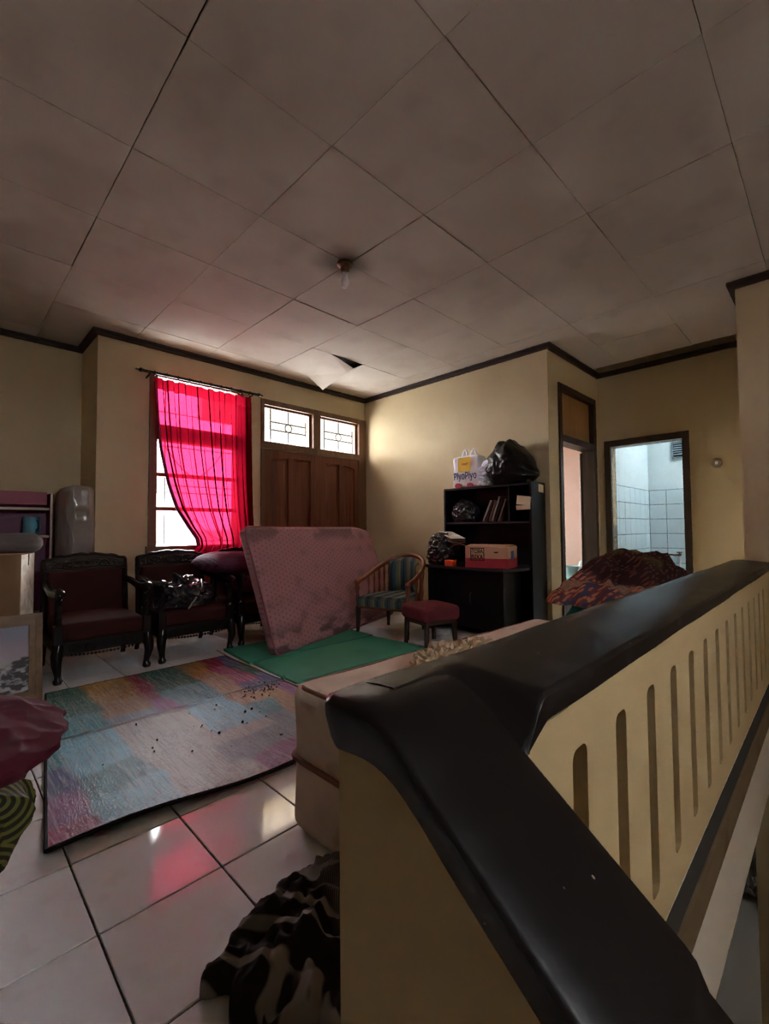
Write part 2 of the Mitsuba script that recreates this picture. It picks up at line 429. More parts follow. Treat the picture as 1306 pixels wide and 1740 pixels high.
def blob(size, seed, amp=0.06, freq=4.0, e=0.6, sub=5, flat=-0.55, ridge=1.0, squash=None):
    """A crumpled soft body: super-ellipsoid with ridged folds; its bottom is flattened and its base stands at z=0."""
    m = trimesh.creation.icosphere(subdivisions=sub)
    v = m.vertices
    s = np.sign(v) * np.abs(v) ** e
    s = s / np.maximum(np.linalg.norm(s, axis=1, keepdims=True), 1e-9) * (np.linalg.norm(v, axis=1, keepdims=True)) * (0.5 + 0.5 * np.linalg.norm(s, axis=1, keepdims=True))
    q = s * np.asarray(size) * freq / max(size)
    off = np.array([seed * 7.3, seed * 3.1, seed * 1.7])
    a = meshkit.fbm(q + off, 3, seed)
    r = 1 - np.abs(2 * meshkit.noise(q * 1.7 + off + 9 + 0.6 * a[:, None], seed + 1) - 1)
    r2 = 1 - np.abs(2 * meshkit.noise(q * 4.1 + off * 2 + 0.8 * a[:, None], seed + 2) - 1)
    d = (a - 0.5) * 1.6 + ridge * ((r - 0.5) * 0.9 + (r2 - 0.5) * 0.35)
    p = s * np.asarray(size) + v * (d * amp)[:, None]
    zmin = flat * size[2]
    p[:, 2] = np.where(p[:, 2] < zmin, zmin + (p[:, 2] - zmin) * 0.06, p[:, 2])
    p[:, 2] -= p[:, 2].min()
    m.vertices = p
    return m


def pillow(w, d, t, seed=0, n=28, amp=0.006):
    u, v = np.meshgrid(np.linspace(-1, 1, n), np.linspace(-1, 1, n), indexing='ij')
    h = ((1 - u ** 4) * (1 - v ** 4)).clip(0) ** 0.5
    nz = (meshkit.fbm(np.stack([u * 3, v * 3, u * 0 + seed], -1), 3, seed) - 0.5) * amp * 2
    k = 1 - 0.05 * (1 - v ** 2) * u ** 2
    k2 = 1 - 0.05 * (1 - u ** 2) * v ** 2
    X, Y = u * w / 2 * k2, v * d / 2 * k
    top = np.stack([X, Y, t / 2 * h + nz * h], -1).reshape(-1, 3)
    bot = np.stack([X, Y, -t / 2 * h * 0.8], -1).reshape(-1, 3)
    F = []
    for i in range(n - 1):
        for j in range(n - 1):
            a, b, c, e = i * n + j, (i + 1) * n + j, (i + 1) * n + j + 1, i * n + j + 1
            F += [(a, b, c), (a, c, e)]
            o = n * n
            F += [(o + a, o + c, o + b), (o + a, o + e, o + c)]
    m = trimesh.Trimesh(np.vstack([top, bot]), F, process=False)
    m.merge_vertices()
    m.apply_translation((0, 0, t * 0.4))
    return m


def sheet(P, thick=0.0):
    """Grid of points (n, m, 3) to a mesh, optionally with thickness along its normals."""
    n, m_ = P.shape[:2]
    F = []
    for i in range(n - 1):
        for j in range(m_ - 1):
            a, b, c, e = i * m_ + j, (i + 1) * m_ + j, (i + 1) * m_ + j + 1, i * m_ + j + 1
            F += [(a, b, c), (a, c, e)]
    V = P.reshape(-1, 3)
    if not thick:
        return trimesh.Trimesh(V, F, process=False)
    base = trimesh.Trimesh(V, F, process=False)
    N = base.vertex_normals
    o = len(V)
    F2 = F + [(a + o, c + o, b + o) for a, b, c in F]
    rim = [(i, 0) for i in range(n)] + [(n - 1, j) for j in range(1, m_)] + [(i, m_ - 1) for i in range(n - 2, -1, -1)] + [(0, j) for j in range(m_ - 2, 0, -1)]
    ids = [i * m_ + j for i, j in rim]
    for k in range(len(ids)):
        a, b = ids[k], ids[(k + 1) % len(ids)]
        F2 += [(a, a + o, b), (b, a + o, b + o)]
    return trimesh.Trimesh(np.vstack([V, V - N * thick]), F2, process=False)


def extr(poly, h, z=0.0):
    gs = [g for g in getattr(poly, 'geoms', [poly]) if g.area > 1e-9]
    m = trimesh.util.concatenate([trimesh.creation.extrude_polygon(g, h, engine='earcut') for g in gs])
    m.apply_translation((0, 0, z))
    return m


def upright(m, axis='y'):
    """Takes a mesh made in xy and extruded along z to stand in the xz plane (extruded along +y)."""
    m = m.copy()
    v = m.vertices.copy()
    m.vertices = np.stack([v[:, 0], v[:, 2], v[:, 1]], 1)
    m.invert()
    return m


def rot(m, deg, axis, at=(0, 0, 0)):
    m = m.copy()
    m.apply_transform(trimesh.transformations.rotation_matrix(math.radians(deg), axis, at))
    return m


def mv(m, *d):
    m = m.copy()
    m.apply_translation(d)
    return m


# ------------------------------------------------------------------ the setting
XW, YW, XA, YA, XP, YP, XL, YB, ZC = 4.21, 4.60, 5.51, 1.955, 4.155, 0.48, -3.2, -2.2, 2.82
room = Polygon([(XL, 5.2), (0.99, 5.2), (0.99, YW), (XW, YW), (XW, YA), (XA, YA), (XA, YP), (XP, YP), (XP, YB), (XL, YB)])
stair_hole = sbox(-0.62, YB, 0.444, 0.50).union(sbox(0.444, YB, XP, 0.345))
bath = sbox(5.63, 0.30, 7.1, 1.86)
side = sbox(4.33, 2.07, 6.2, 4.6)

# floor: base slab, one entry for every tile
floor_poly = room.union(bath).union(sbox(4.0, -2.3, 7.25, 4.62)).union(sbox(-3.3, -2.3, 0.99, 5.3)).union(side).union(sbox(5.50, 1.113, 5.64, 1.814)).union(sbox(4.47, 1.95, 5.36, 2.08)).difference(stair_hole)
struct('floor', extr(floor_poly, 0.12, -0.126), M_GROUT, label='pale glossy ceramic tiled floor with dark grout')
tile_area = room.difference(stair_hole).buffer(-0.002)
TX, TY, X0, Y0 = 0.325, 0.338, 0.312, 1.012
rng = random.Random(4)
field = []
for i in range(-12, 17):
    for j in range(-8, 13):
        x, y = X0 + i * TX, Y0 + j * TY
        cell = sbox(x + 0.0028, y + 0.0028, x + TX - 0.0028, y + TY - 0.0028)
        g = cell.intersection(tile_area)
        if g.is_empty or g.area < 0.001 or (y < 0.2 and -0.7 < x < 0.3):
            continue
        lift = rng.uniform(-0.0005, 0.0006)
        if x < -1.35:                                        # far outside the frame: one joined field
            field.append(extr(g, 0.007, -0.007))
            continue
        if g.area > cell.area * 0.999:
            m = cham(*g.bounds[0::2], *g.bounds[1::2], -0.007, lift, 0.0016)
        else:
            m = extr(g, 0.007, -0.007 + lift)
        put('tile', m, f'mat_tile_{rng.randrange(3)}', 'floor')
put('tile_field', cat_(*field), 'mat_tile_0', 'floor', kind='stuff')
for k in range(9):   # the stair the photographer came up
    put('stair_step', cham(-0.60, 0.43, 0.49 - 0.24 * (k + 1), 0.50 - 0.24 * k, -0.19 * (k + 1) - 0.19, -0.19 * (k + 1), 0.004), 'mat_tile_1', 'floor')
struct('floor_lower', bx(-3.6, 7.3, -2.4, 4.75, -2.95, -2.8), mat('lower_floor', (0.045, 0.04, 0.035), 0.6, 0.2))
struct('floor_balcony', bx(0.9, 6.4, 4.75, 5.95, -0.12, -0.02), M_WHITEW)

# ceiling: dark void boards behind, one entry for every panel
roof = sbox(-3.4, -2.5, 7.3, 4.75).union(sbox(-3.4, 4.7, 1.14, 5.4)).difference(sbox(6.2, 0.6, 6.75, 1.1))
struct('ceiling', extr(roof, 0.10, 2.90), M_VOID, label='stained ceiling of square painted boards')
panel_area = room.buffer(-0.001)
CX, CY, CS = 0.60, 0.30, 0.6667
rng = random.Random(9)
PX = [0.617 - 0.667 * 6 + 0.667 * k for k in range(0, 14)]
PY = [0.305 - 0.667 * 4 + 0.664 * k for k in range(0, 13)]
for i in range(len(PX) - 1):
    for j in range(len(PY) - 1):
        ga, gb, gc, gd = (rng.choice((0.0007, 0.0010, 0.0015, 0.0022)) for _ in range(4))
        g = sbox(PX[i] + ga, PY[j] + gb, PX[i + 1] - gc, PY[j + 1] - gd).intersection(panel_area)
        if g.is_empty or g.area < 0.002:
            continue
        if PX[i] < 2.9 < PX[i + 1] and PY[j] < 3.9 < PY[j + 1]:
            continue                                         # this one has come loose
        z = ZC + rng.uniform(0.0, 0.004)
        b = g.bounds
        if g.area > 0.999 * (b[2] - b[0]) * (b[3] - b[1]):
            m = cham(b[0], b[2], b[1], b[3], z, z + 0.008, 0.0018)
        else:
            m = extr(g, 0.008, z)
        m = rot(m, rng.uniform(-0.12, 0.12), [1, 0, 0], g.centroid.coords[0] + (z,))
        put('panel', m, M_CEIL, 'ceiling')
A, Mh, B_, E_, Tp, L_, D_ = map(np.array, [(2.622, 3.625, 2.822), (2.84, 3.61, 2.820), (3.178, 3.656, 2.765), (3.177, 3.75, 2.750), (3.278, 4.335, 2.700), (3.04, 4.295, 2.803), (2.622, 4.27, 2.822)])
v = np.array([A, Mh, B_, E_, L_, D_, Tp])
f = [(0, 5, 1), (1, 5, 4), (1, 4, 3), (1, 3, 2), (3, 4, 6)]
lp = trimesh.Trimesh(v, f, process=False)
lp = trimesh.Trimesh(np.vstack([v, v + [0, 0, 0.004]]), f + [(a + 7, c + 7, b + 7) for a, b, c in f] + sum([[(a, b, b + 7), (a, b + 7, a + 7)] for a, b in ((0, 1), (1, 2), (2, 3), (3, 6), (6, 4), (4, 5), (5, 0))], []), process=False)
put('panel', lp, M_CEIL, 'ceiling', label='loose ceiling board sagging open at one corner')

# walls
wz0, wz1 = -0.12, 2.90
ww = cube(0.99, 6.3, YW, 4.75, wz0, wz1) - cube(1.42, 2.38, 4.5, 4.9, 0.80, 2.54) - cube(2.60, 4.205, 4.5, 4.9, 0.0, 2.52) - cube(4.55, 5.4, 4.5, 4.9, 0.9, 2.1)
struct('wall_window', ww, M_WALL, label='cream wall with the curtained window and the double door')
struct('wall_right', bx(XW, 4.33, 2.07, YW, wz0, wz1), M_WALL, label='cream wall behind the desk')
struct('wall_alcove_side', cube(XW, XA, YA, 2.07, wz0, wz1) - cube(4.47, 5.36, 1.9, 2.2, 0.0, 2.49), M_WALL)
struct('wall_alcove_back', cube(XA, 5.63, 0.30, 2.07, wz0, wz1) - cube(5.4, 5.8, 1.113, 1.814, 0.0, 1.94), M_WALL)
struct('wall_pillar', bx(XP, XA, -2.35, YP, -2.8, wz1), M_WALL)
struct('wall_left_alcove', bx(-3.35, 1.14, 5.2, 5.35, wz0, wz1), M_WALL)
struct('wall_left_step', bx(0.99, 1.14, 4.75, 5.2, wz0, wz1), M_WALL)
struct('wall_left', bx(-3.35, XL, -2.35, 5.2, -2.8, wz1), M_WALL)
struct('wall_back', cube(XL, XP, -2.35, YB, -2.8, wz1) - cube(0.50, 1.18, -2.5, -2.0, 1.90, 2.50), M_WALL)
struct('wall_lower', cube(-3.6, 7.3, -2.4, 4.75, -2.8, -0.126) - cube(-3.4, 7.15, -2.35, 4.62, -2.9, 0.0) - cube(5.2, 6.8, 4.5, 4.9, -2.2, -0.9), M_GRAYW)
struct('window_5', cat_(bx(5.2, 5.26, 4.63, 4.74, -2.2, -0.9), bx(6.74, 6.8, 4.63, 4.74, -2.2, -0.9), bx(5.26, 6.74, 4.63, 4.74, -0.96, -0.9), bx(5.26, 6.74, 4.63, 4.74, -2.2, -2.14)), M_FRAMEW)
struct('wall_stairwell', bx(0.46, XP, 0.347, 0.52, -0.61, -0.126), M_WHITEW, label='white painted slab edge under the balustrade')
# side room and bathroom beyond the two doors
struct('wall_side_room', bx(6.2, 6.3, 2.07, YW, wz0, wz1), M_WALLB)
wbl = struct('wall_bathroom_side', bx(5.63, 7.2, 1.86, 2.07, wz0, wz1), M_BATHW)
wbb = struct('wall_bathroom_back', bx(7.1, 7.2, 0.30, 1.86, wz0, wz1), M_BATHW)
struct('wall_bathroom_end', bx(5.63, 7.2, 0.20, 0.30, wz0, wz1), M_BATHW)
struct('ceiling_side_room', bx(4.33, 6.2, 2.07, YW, 2.82, 2.84), M_CEIL)
bt = 0.207
mat('bath_grout', (0.16, 0.22, 0.25), 0.9, 0.1)
put('grout', bx(5.64, 7.09, 1.857, 1.861, 0, 1.53), 'mat_bath_grout', wbl)
put('grout', bx(7.097, 7.101, 0.31, 1.857, 0, 1.53), 'mat_bath_grout', wbb)
for j in range(8):
    z1 = 1.525 - j * 0.2
    if z1 < 0.02:
        break
    for i in range(8):
        x1 = 7.09 - i * bt
        x0 = max(5.64, x1 - bt)
        if x1 - x0 > 0.02:
            put('tile', cham(x0 + 0.004, x1 - 0.004, 1.852, 1.861, max(0, z1 - 0.2) + 0.004, z1 - 0.004, 0.0015), 'mat_bath_tile', wbl)
        y1 = 1.852 - i * bt
        if y1 - bt > 0.3:
            put('tile', cham(7.092, 7.101, y1 - bt + 0.004, y1 - 0.004, max(0, z1 - 0.2) + 0.004, z1 - 0.004, 0.0015), 'mat_bath_tile', wbb)
# balcony outside: eave and slab
struct('ceiling_balcony', cat_(bx(2.45, 6.4, 4.75, 6.0, 2.95, 3.05), bx(2.45, 6.4, 5.85, 6.0, 2.50, 2.95)), M_WHITEW)

# dark cornice all round
big = room.buffer(0)
ring1 = big.difference(big.buffer(-0.046, join_style=2))
ring2 = big.difference(big.buffer(-0.030, join_style=2))
struct('trim_1', cat_(extr(ring1, 0.022, ZC - 0.024), extr(ring2, 0.026, ZC - 0.050)), M_CORN, label='dark brown cornice along the ceiling edge')

# window_1: frame, bars, panes, grille
struct('window_1', cat_(bx(1.42, 1.49, 4.585, 4.72, 0.80, 2.54), bx(2.31, 2.38, 4.585, 4.72, 0.80, 2.54), bx(1.49, 2.31, 4.585, 4.72, 2.51, 2.54), bx(1.40, 2.40, 4.565, 4.72, 0.80, 0.868)), M_FRAMEW)
put('frame_bar', cham(1.49, 2.31, 4.59, 4.71, 1.90, 2.05, 0.006), M_FRAMEW, 'window_1')
for z in (1.566, 1.232):
    put('glazing_bar', cham(1.49, 2.31, 4.63, 4.68, z - 0.018, z + 0.018, 0.004), M_FRAMEW, 'window_1')
for z0, z1 in ((0.868, 1.214), (1.25, 1.548), (1.584, 1.90), (2.05, 2.51)):
    put('pane', bx(1.49, 2.31, 4.655, 4.656, z0, z1), 'mat_pane', 'window_1')
gr = []
for x in (1.60, 2.20):
    gr.append(tube([(x, 4.70, 0.87), (x, 4.70, 2.5)], 0.005, 6))
for z in (0.905, 1.40, 1.47, 1.86, 2.2):
    gr.append(tube([(1.49, 4.70, z), (2.31, 4.70, z)], 0.004, 6))
for a, b in (((1.60, 0.905), (1.9, 1.14)), ((1.9, 1.14), (2.2, 0.905)), ((1.60, 1.86), (1.9, 1.55)), ((1.9, 1.55), (2.2, 1.86))):
    t_ = np.linspace(0, 1, 8)[:, None]
    p = (1 - t_) * np.array([a[0], 4.70, a[1]]) + t_ * np.array([b[0], 4.70, b[1]])
    p[:, 2] += -0.04 * np.sin(np.pi * t_[:, 0])
    gr.append(tube(p, 0.004, 6))
put('grille', cat_(*gr), M_IRON, 'window_1', label='thin black iron grille')

# door_1: double door with two transom windows
fr = cat_(bx(2.60, 2.638, 4.58, 4.72, 0, 2.52), bx(4.08, 4.205, 4.58, 4.72, 0, 2.52), bx(2.638, 4.08, 4.58, 4.72, 2.458, 2.52), bx(3.318, 3.428, 4.58, 4.72, 2.03, 2.458), bx(2.638, 4.08, 4.58, 4.72, 1.955, 2.03))
struct('door_1', fr, M_FRAMEW, label='wide brown wooden double door with two transom windows')


def leaf(x0, x1, panels, name='leaf'):
    outline = sbox(x0, 0.01, x1, 1.953)
    holes = [p for p in panels]
    stile = outline
    for p in holes:
        stile = stile.difference(p)
    k = put(name, mv(upright(extr(stile, 0.045)), 0, 4.605, 0), M_DOORW, 'door_1')
    for p in holes:
        outer = mv(upright(extr(p.buffer(0.004), 0.012)), 0, 4.630, 0)
        a = np.array(p.buffer(-0.012).exterior.coords)[:-1]
        b = np.array(p.buffer(-0.045).exterior.coords)[:-1]
        hull = trimesh.convex.convex_hull(np.vstack([np.c_[a[:, 0], np.full(len(a), 4.632), a[:, 1]], np.c_[b[:, 0], np.full(len(b), 4.614), b[:, 1]]]))
        put('panel', cat_(outer, hull), M_DOORW, k)
    return k


def arch(x0, x1, z0, zfun):
    xs = np.linspace(x0, x1, 12)
    return Polygon([(x0, z0), (x1, z0)] + [(x, zfun(x)) for x in xs[::-1]])


zt = lambda x: 1.868 - 0.28 * max(0.0, abs(x - 3.36) - 0.36) ** 1.6
leaf(2.640, 3.362, [arch(2.74, 2.97, 0.95, zt), arch(3.05, 3.29, 0.95, zt), arch(2.74, 3.29, 0.14, lambda x: 0.80)])
leaf(3.366, 4.078, [arch(3.52, 3.75, 0.95, zt), arch(3.82, 4.02, 0.95, zt), arch(3.52, 4.02, 0.14, lambda x: 0.80)])
put('handle', cat_(tube([(3.42, 4.60, 1.0), (3.42, 4.55, 1.0), (3.32, 4.55, 1.0)], 0.009), lathe([(0, 0), (0.022, 0), (0.022, 0.01), (0, 0.01)], 16).apply_transform(trimesh.transformations.rotation_matrix(math.pi / 2, [1, 0, 0])).apply_translation((3.42, 4.605, 1.0))), M_BRASS, 'door_1')
for x0, x1 in ((2.638, 3.318), (3.428, 4.08)):
    k = put('transom_pane', bx(x0, x1, 4.655, 4.656, 2.03, 2.458), 'mat_pane', 'door_1')
    sash = cat_(bx(x0, x0 + 0.018, 4.63, 4.68, 2.03, 2.458), bx(x1 - 0.03, x1, 4.63, 4.68, 2.03, 2.458), bx(x0, x1, 4.63, 4.68, 2.436, 2.458), bx(x0, x1, 4.63, 4.68, 2.03, 2.046))
    put('sash', sash, M_FRAMEW, 'door_1')
    w_, h_ = x1 - x0, 0.428
    X = lambda t: x0 + t * w_
    Zt = lambda t: 2.458 - t * h_
    g = [tube([(X(a), 4.652, Zt(b)), (X(c), 4.652, Zt(d))], 0.0075, 6) for a, b, c, d in ((0.17, 0.02, 0.17, 0.98), (0.53, 0.02, 0.53, 0.40), (0.53, 0.62, 0.53, 0.98), (0.9, 0.25, 0.9, 0.98), (0.17, 0.40, 0.9, 0.40), (0.17, 0.62, 0.9, 0.62))]
    ang = np.linspace(0, 2 * math.pi, 25)
    g.append(tube(np.c_[X(0.53) + 0.047 * np.cos(ang), np.full(25, 4.652), Zt(0.51) + 0.047 * np.sin(ang)], 0.0075, 6, False))
    put('leading', cat_(*g), M_IRON, 'door_1', label='black leading with a small ring in the middle')

# door_2 to the side room, its leaf standing open inwards
struct('door_2', cat_(bx(4.43, 4.49, 1.935, 2.075, 0, 2.49), bx(5.33, 5.40, 1.935, 2.075, 0, 2.49), bx(4.49, 5.33, 1.935, 2.075, 2.43, 2.49), bx(4.49, 5.33, 1.935, 2.075, 1.895, 1.965)), M_DARKW, label='narrow dark door frame with a boarded transom')
put('transom_board', cham(4.49, 5.33, 1.99, 2.01, 1.965, 2.43, 0.004), mat('transom_ply', wood((0.24, 0.12, 0.045), (0.30, 0.155, 0.06)), 0.6, 0.3), 'door_2')
put('leaf', mv(rot(cham(0.0, 0.72, -0.02, 0.02, 0.01, 1.89, 0.004), 14, [0, 0, 1]), 5.38, 2.105, 0), M_DARKW, 'door_2')
# door_3 to the bathroom
struct('door_3', cat_(bx(5.475, 5.64, 1.055, 1.113, 0, 2.01), bx(5.475, 5.64, 1.814, 1.880, 0, 2.01), bx(5.475, 5.64, 1.113, 1.814, 1.94, 2.01)), M_DARKW, label='dark door frame open onto the blue-white bathroom')
# side room window (round the corner of the wall)
struct('window_2', cat_(bx(4.55, 4.61, 4.6, 4.74, 0.9, 2.1), bx(5.34, 5.4, 4.6, 4.74, 0.9, 2.1), bx(4.61, 5.34, 4.6, 4.74, 2.04, 2.1), bx(4.61, 5.34, 4.6, 4.74, 0.9, 0.96)), M_FRAMEW)
put('pane', bx(4.61, 5.34, 4.67, 4.671, 0.96, 2.04), 'mat_pane', 'window_2')
struct('window_3', cat_(bx(0.50, 0.55, -2.34, YB, 1.90, 2.50), bx(1.13, 1.18, -2.34, YB, 1.90, 2.50), bx(0.55, 1.13, -2.34, YB, 2.45, 2.50), bx(0.55, 1.13, -2.34, YB, 1.90, 1.95)), M_FRAMEW)
put('pane', bx(0.55, 1.13, -2.28, -2.279, 1.95, 2.45), 'mat_pane', 'window_3')
struct('window_4', bx(6.2, 6.75, 0.6, 1.1, 2.94, 2.941), 'mat_pane')

# ------------------------------------------------------------------ balustrade and its hand rail
bal = thing('balustrade', 'slotted cream balustrade with a thick dark brown hand rail around the stairwell', 'balustrade')
zp = 0.715
pan = cube(0.585, XP - 0.002, 0.347, 0.545, -0.126, 0.62) + cube(0.62, 0.68, 0.347, 0.545, 0.5, 0.668) + cube(0.66, 0.83, 0.347, 0.545, 0.5, 0.70) + cube(0.80, XP - 0.002, 0.347, 0.545, 0.5, zp)
slots = []
for k in range(16):
    xc = 0.848 + 0.2222 * k
    if xc > 3.95:
        break
    sp = sbox(xc - 0.033, 0.10, xc + 0.033, 0.617).buffer(-0.02).buffer(0.02, quad_segs=4)
    s_ = trimesh.creation.extrude_polygon(sp, 0.165, engine='earcut')
    s_ = mv(upright(s_), 0, 0.30, 0)
    slots.append(MF(s_))
pan = pan - m3.Manifold.batch_boolean(slots, m3.OpType.Add)
put('panel', pan, M_BALU, bal)
put('ledge', rbox(0.46, XP - 0.002, 0.335, 0.36, -0.222, -0.095, 0.01), M_SKIRT, bal, smooth=30, label='brown ledge below the slots')


def ztop(y):
    """Height of the rail's top along the descending flight."""
    ky = [0.560, 0.490, 0.455, 0.425, 0.385, 0.350]
    kz = [0.770, 0.776, 0.772, 0.758, 0.730, 0.700]
    return 0.700 - 0.77 * (0.350 - y) if y < 0.350 else float(np.interp(y, ky[::-1], kz[::-1]))


ys = np.concatenate([np.linspace(0.560, 0.12, 40), np.linspace(0.05, -1.6, 12)])
zs = np.array([ztop(y) for y in ys])
for _ in range(2):
    zs[1:-1] = 0.25 * zs[:-2] + 0.5 * zs[1:-1] + 0.25 * zs[2:]
# stair wall: follows the rail
poly = Polygon([(min(y, 0.5495), z - 0.07) for y, z in zip(ys[1:], zs[1:])] + [(-1.6, zs[-1] - 1.4), (-1.3, zs[-1] - 1.3), (0.545, -0.126)])
sw = trimesh.creation.extrude_polygon(poly, 0.146, engine='earcut')       # (y, z) extruded along x
v = sw.vertices.copy()
sw.vertices = np.stack([v[:, 2] + 0.444, v[:, 0], v[:, 1]], 1)
put('stair_wall', MF(sw) - cube(0.584, 0.7, 0.30, 0.56, -0.3, 0.8), M_BALU, bal)
# rail profiles (across, up): a narrow crest on the room's side, the broad top falling slightly to the stairwell
profA = np.array([(-0.106, -0.066), (-0.113, -0.060), (-0.113, -0.024), (-0.105, -0.013), (-0.03, -0.007), (0.040, 0.0), (0.070, -0.001), (0.100, -0.005), (0.109, -0.011), (0.112, -0.022), (0.110, -0.055), (0.100, -0.066)])
profB = np.array([(-0.086, -0.089), (-0.096, -0.070), (-0.107, -0.032), (-0.108, -0.014), (-0.100, -0.002), (-0.06, 0.0), (0.060, 0.0), (0.094, -0.003), (0.106, -0.014), (0.108, -0.04), (0.102, -0.075), (0.092, -0.089)])


def loft(rings):
    """Closed body from rings (n, m, 3) of equal length."""
    R = np.asarray(rings)
    n, m_ = R.shape[:2]
    V = R.reshape(-1, 3)
    F = []
    for i in range(n - 1):
        for j in range(m_):
            k = (j + 1) % m_
            F += [(i * m_ + j, i * m_ + k, (i + 1) * m_ + k), (i * m_ + j, (i + 1) * m_ + k, (i + 1) * m_ + j)]
    V = np.vstack([V, R[0].mean(0), R[-1].mean(0)])
    for j in range(m_):
        k = (j + 1) % m_
        F += [(len(V) - 2, k, j), (len(V) - 1, (n - 1) * m_ + j, (n - 1) * m_ + k)]
    q = trimesh.Trimesh(V, F, process=False)
    if q.volume < 0:
        q.invert()
    return q


xs = np.concatenate([np.linspace(0.50, 0.9, 30), np.linspace(0.95, XP - 0.002, 50)])
rings = []
for x in xs:
    wob = 0.0025 * math.sin(x * 5.1) + 0.0015 * math.sin(x * 13)
    g = float(np.clip((x - 0.605) / 0.09, 0, 1))
    drop = 0.082 * (1 - g * g * (3 - 2 * g)) * np.clip((0.03 - profA[:, 0]) / 0.135, 0, 1) ** 1.1     # it turns down into the falling rail
    low = profA[:, 1] < -0.05
    rings.append(np.c_[np.full(len(profA), x), 0.447 + profA[:, 0], 0.776 + wob * 0.6 + profA[:, 1] - np.where(low, 0.045 * (1 - g) * (profA[:, 0] < 0), drop)])
railA = MF(loft(rings))
rings = []
for i in range(len(ys)):
    k = 0.97 if i == 0 else 1.0
    rings.append(np.c_[0.531 + profB[:, 0] * k, np.full(len(profB), ys[i]), zs[i] + (profB[:, 1] + 0.045) * k - 0.045])
railB = MF(loft(rings))
rail = railA + railB
put('handrail', rail, M_RAIL, bal, smooth=30, label='thick dark brown painted hand rail')

# ------------------------------------------------------------------ lamp holder on the ceiling
lamp = thing('ceiling_lamp', 'bare unlit bulb in a brown holder on the ceiling', 'light bulb', (1.93, 2.30, ZC))
put('holder', lathe([(0.0, 0.004), (0.052, 0.004), (0.054, -0.012), (0.040, -0.024), (0.030, -0.030), (0.027, -0.062), (0.0, -0.064)][::-1], 28), M_BRASS, lamp, smooth=30)
put('bulb', lathe([(0.0, -0.168), (0.014, -0.165), (0.026, -0.152), (0.030, -0.135), (0.027, -0.115), (0.018, -0.092), (0.0135, -0.078), (0.0135, -0.060), (0, -0.060)], 24), 'mat_bulb_glass', lamp, smooth=40)

# light switch on the alcove's back wall
sw_ = thing('light_switch', 'round light switch on the dark alcove wall right of the bathroom door', 'light switch', (XA, 0.83, 1.65))
put('plate', rot(lathe([(0, 0), (0.05, 0), (0.05, 0.008), (0.04, 0.014), (0, 0.014)], 24), -90, [0, 1, 0]), mat('switch_plate', (0.28, 0.21, 0.14), 0.5, 0.4), sw_, smooth=30)
put('toggle', cham(-0.024, -0.013, -0.012, 0.012, -0.016, 0.016, 0.002), M_WHITEP, sw_)

# ------------------------------------------------------------------ curtain rod and curtain
rod = thing('curtain_rod', 'black curtain rod with pointed finials above the window', 'curtain rod', (0, 4.49, 2.505))
put('pole', tube([(1.33, 0, 0), (2.50, 0, 0.012)], 0.013, 12), M_BLACKW, rod, smooth=30)
for s, x, z in ((-1, 1.33, 0), (1, 2.50, 0.012)):
    fin = lathe([(0, 0.075), (0.006, 0.06), (0.011, 0.05), (0.006, 0.042), (0.018, 0.025), (0.020, 0.014), (0.012, 0.004), (0.018, 0.0), (0, -0.002)], 16)
    put('finial', mv(rot(fin, 90 * s, [0, 1, 0]), x, 0, z), M_BLACKW, rod, smooth=30)
    put('bracket', cat_(tube([(x - 0.06 * s, 0.11, z - 0.03), (x - 0.06 * s, 0.03, z - 0.02), (x - 0.06 * s, 0, z - 0.014)], 0.008)), M_BLACKW, rod, smooth=30)
for i in range(10):
    x = 1.43 + i * 0.108
    tor = trimesh.creation.torus(0.021, 0.004, major_sections=18, minor_sections=6)
    put('ring', mv(rot(rot(tor, 90, [0, 1, 0]), 14 * math.sin(i * 2.1), [0, 0, 1]), x, 0, (x - 1.33) * 0.01 - 0.006), M_BLACKW, rod, smooth=40)

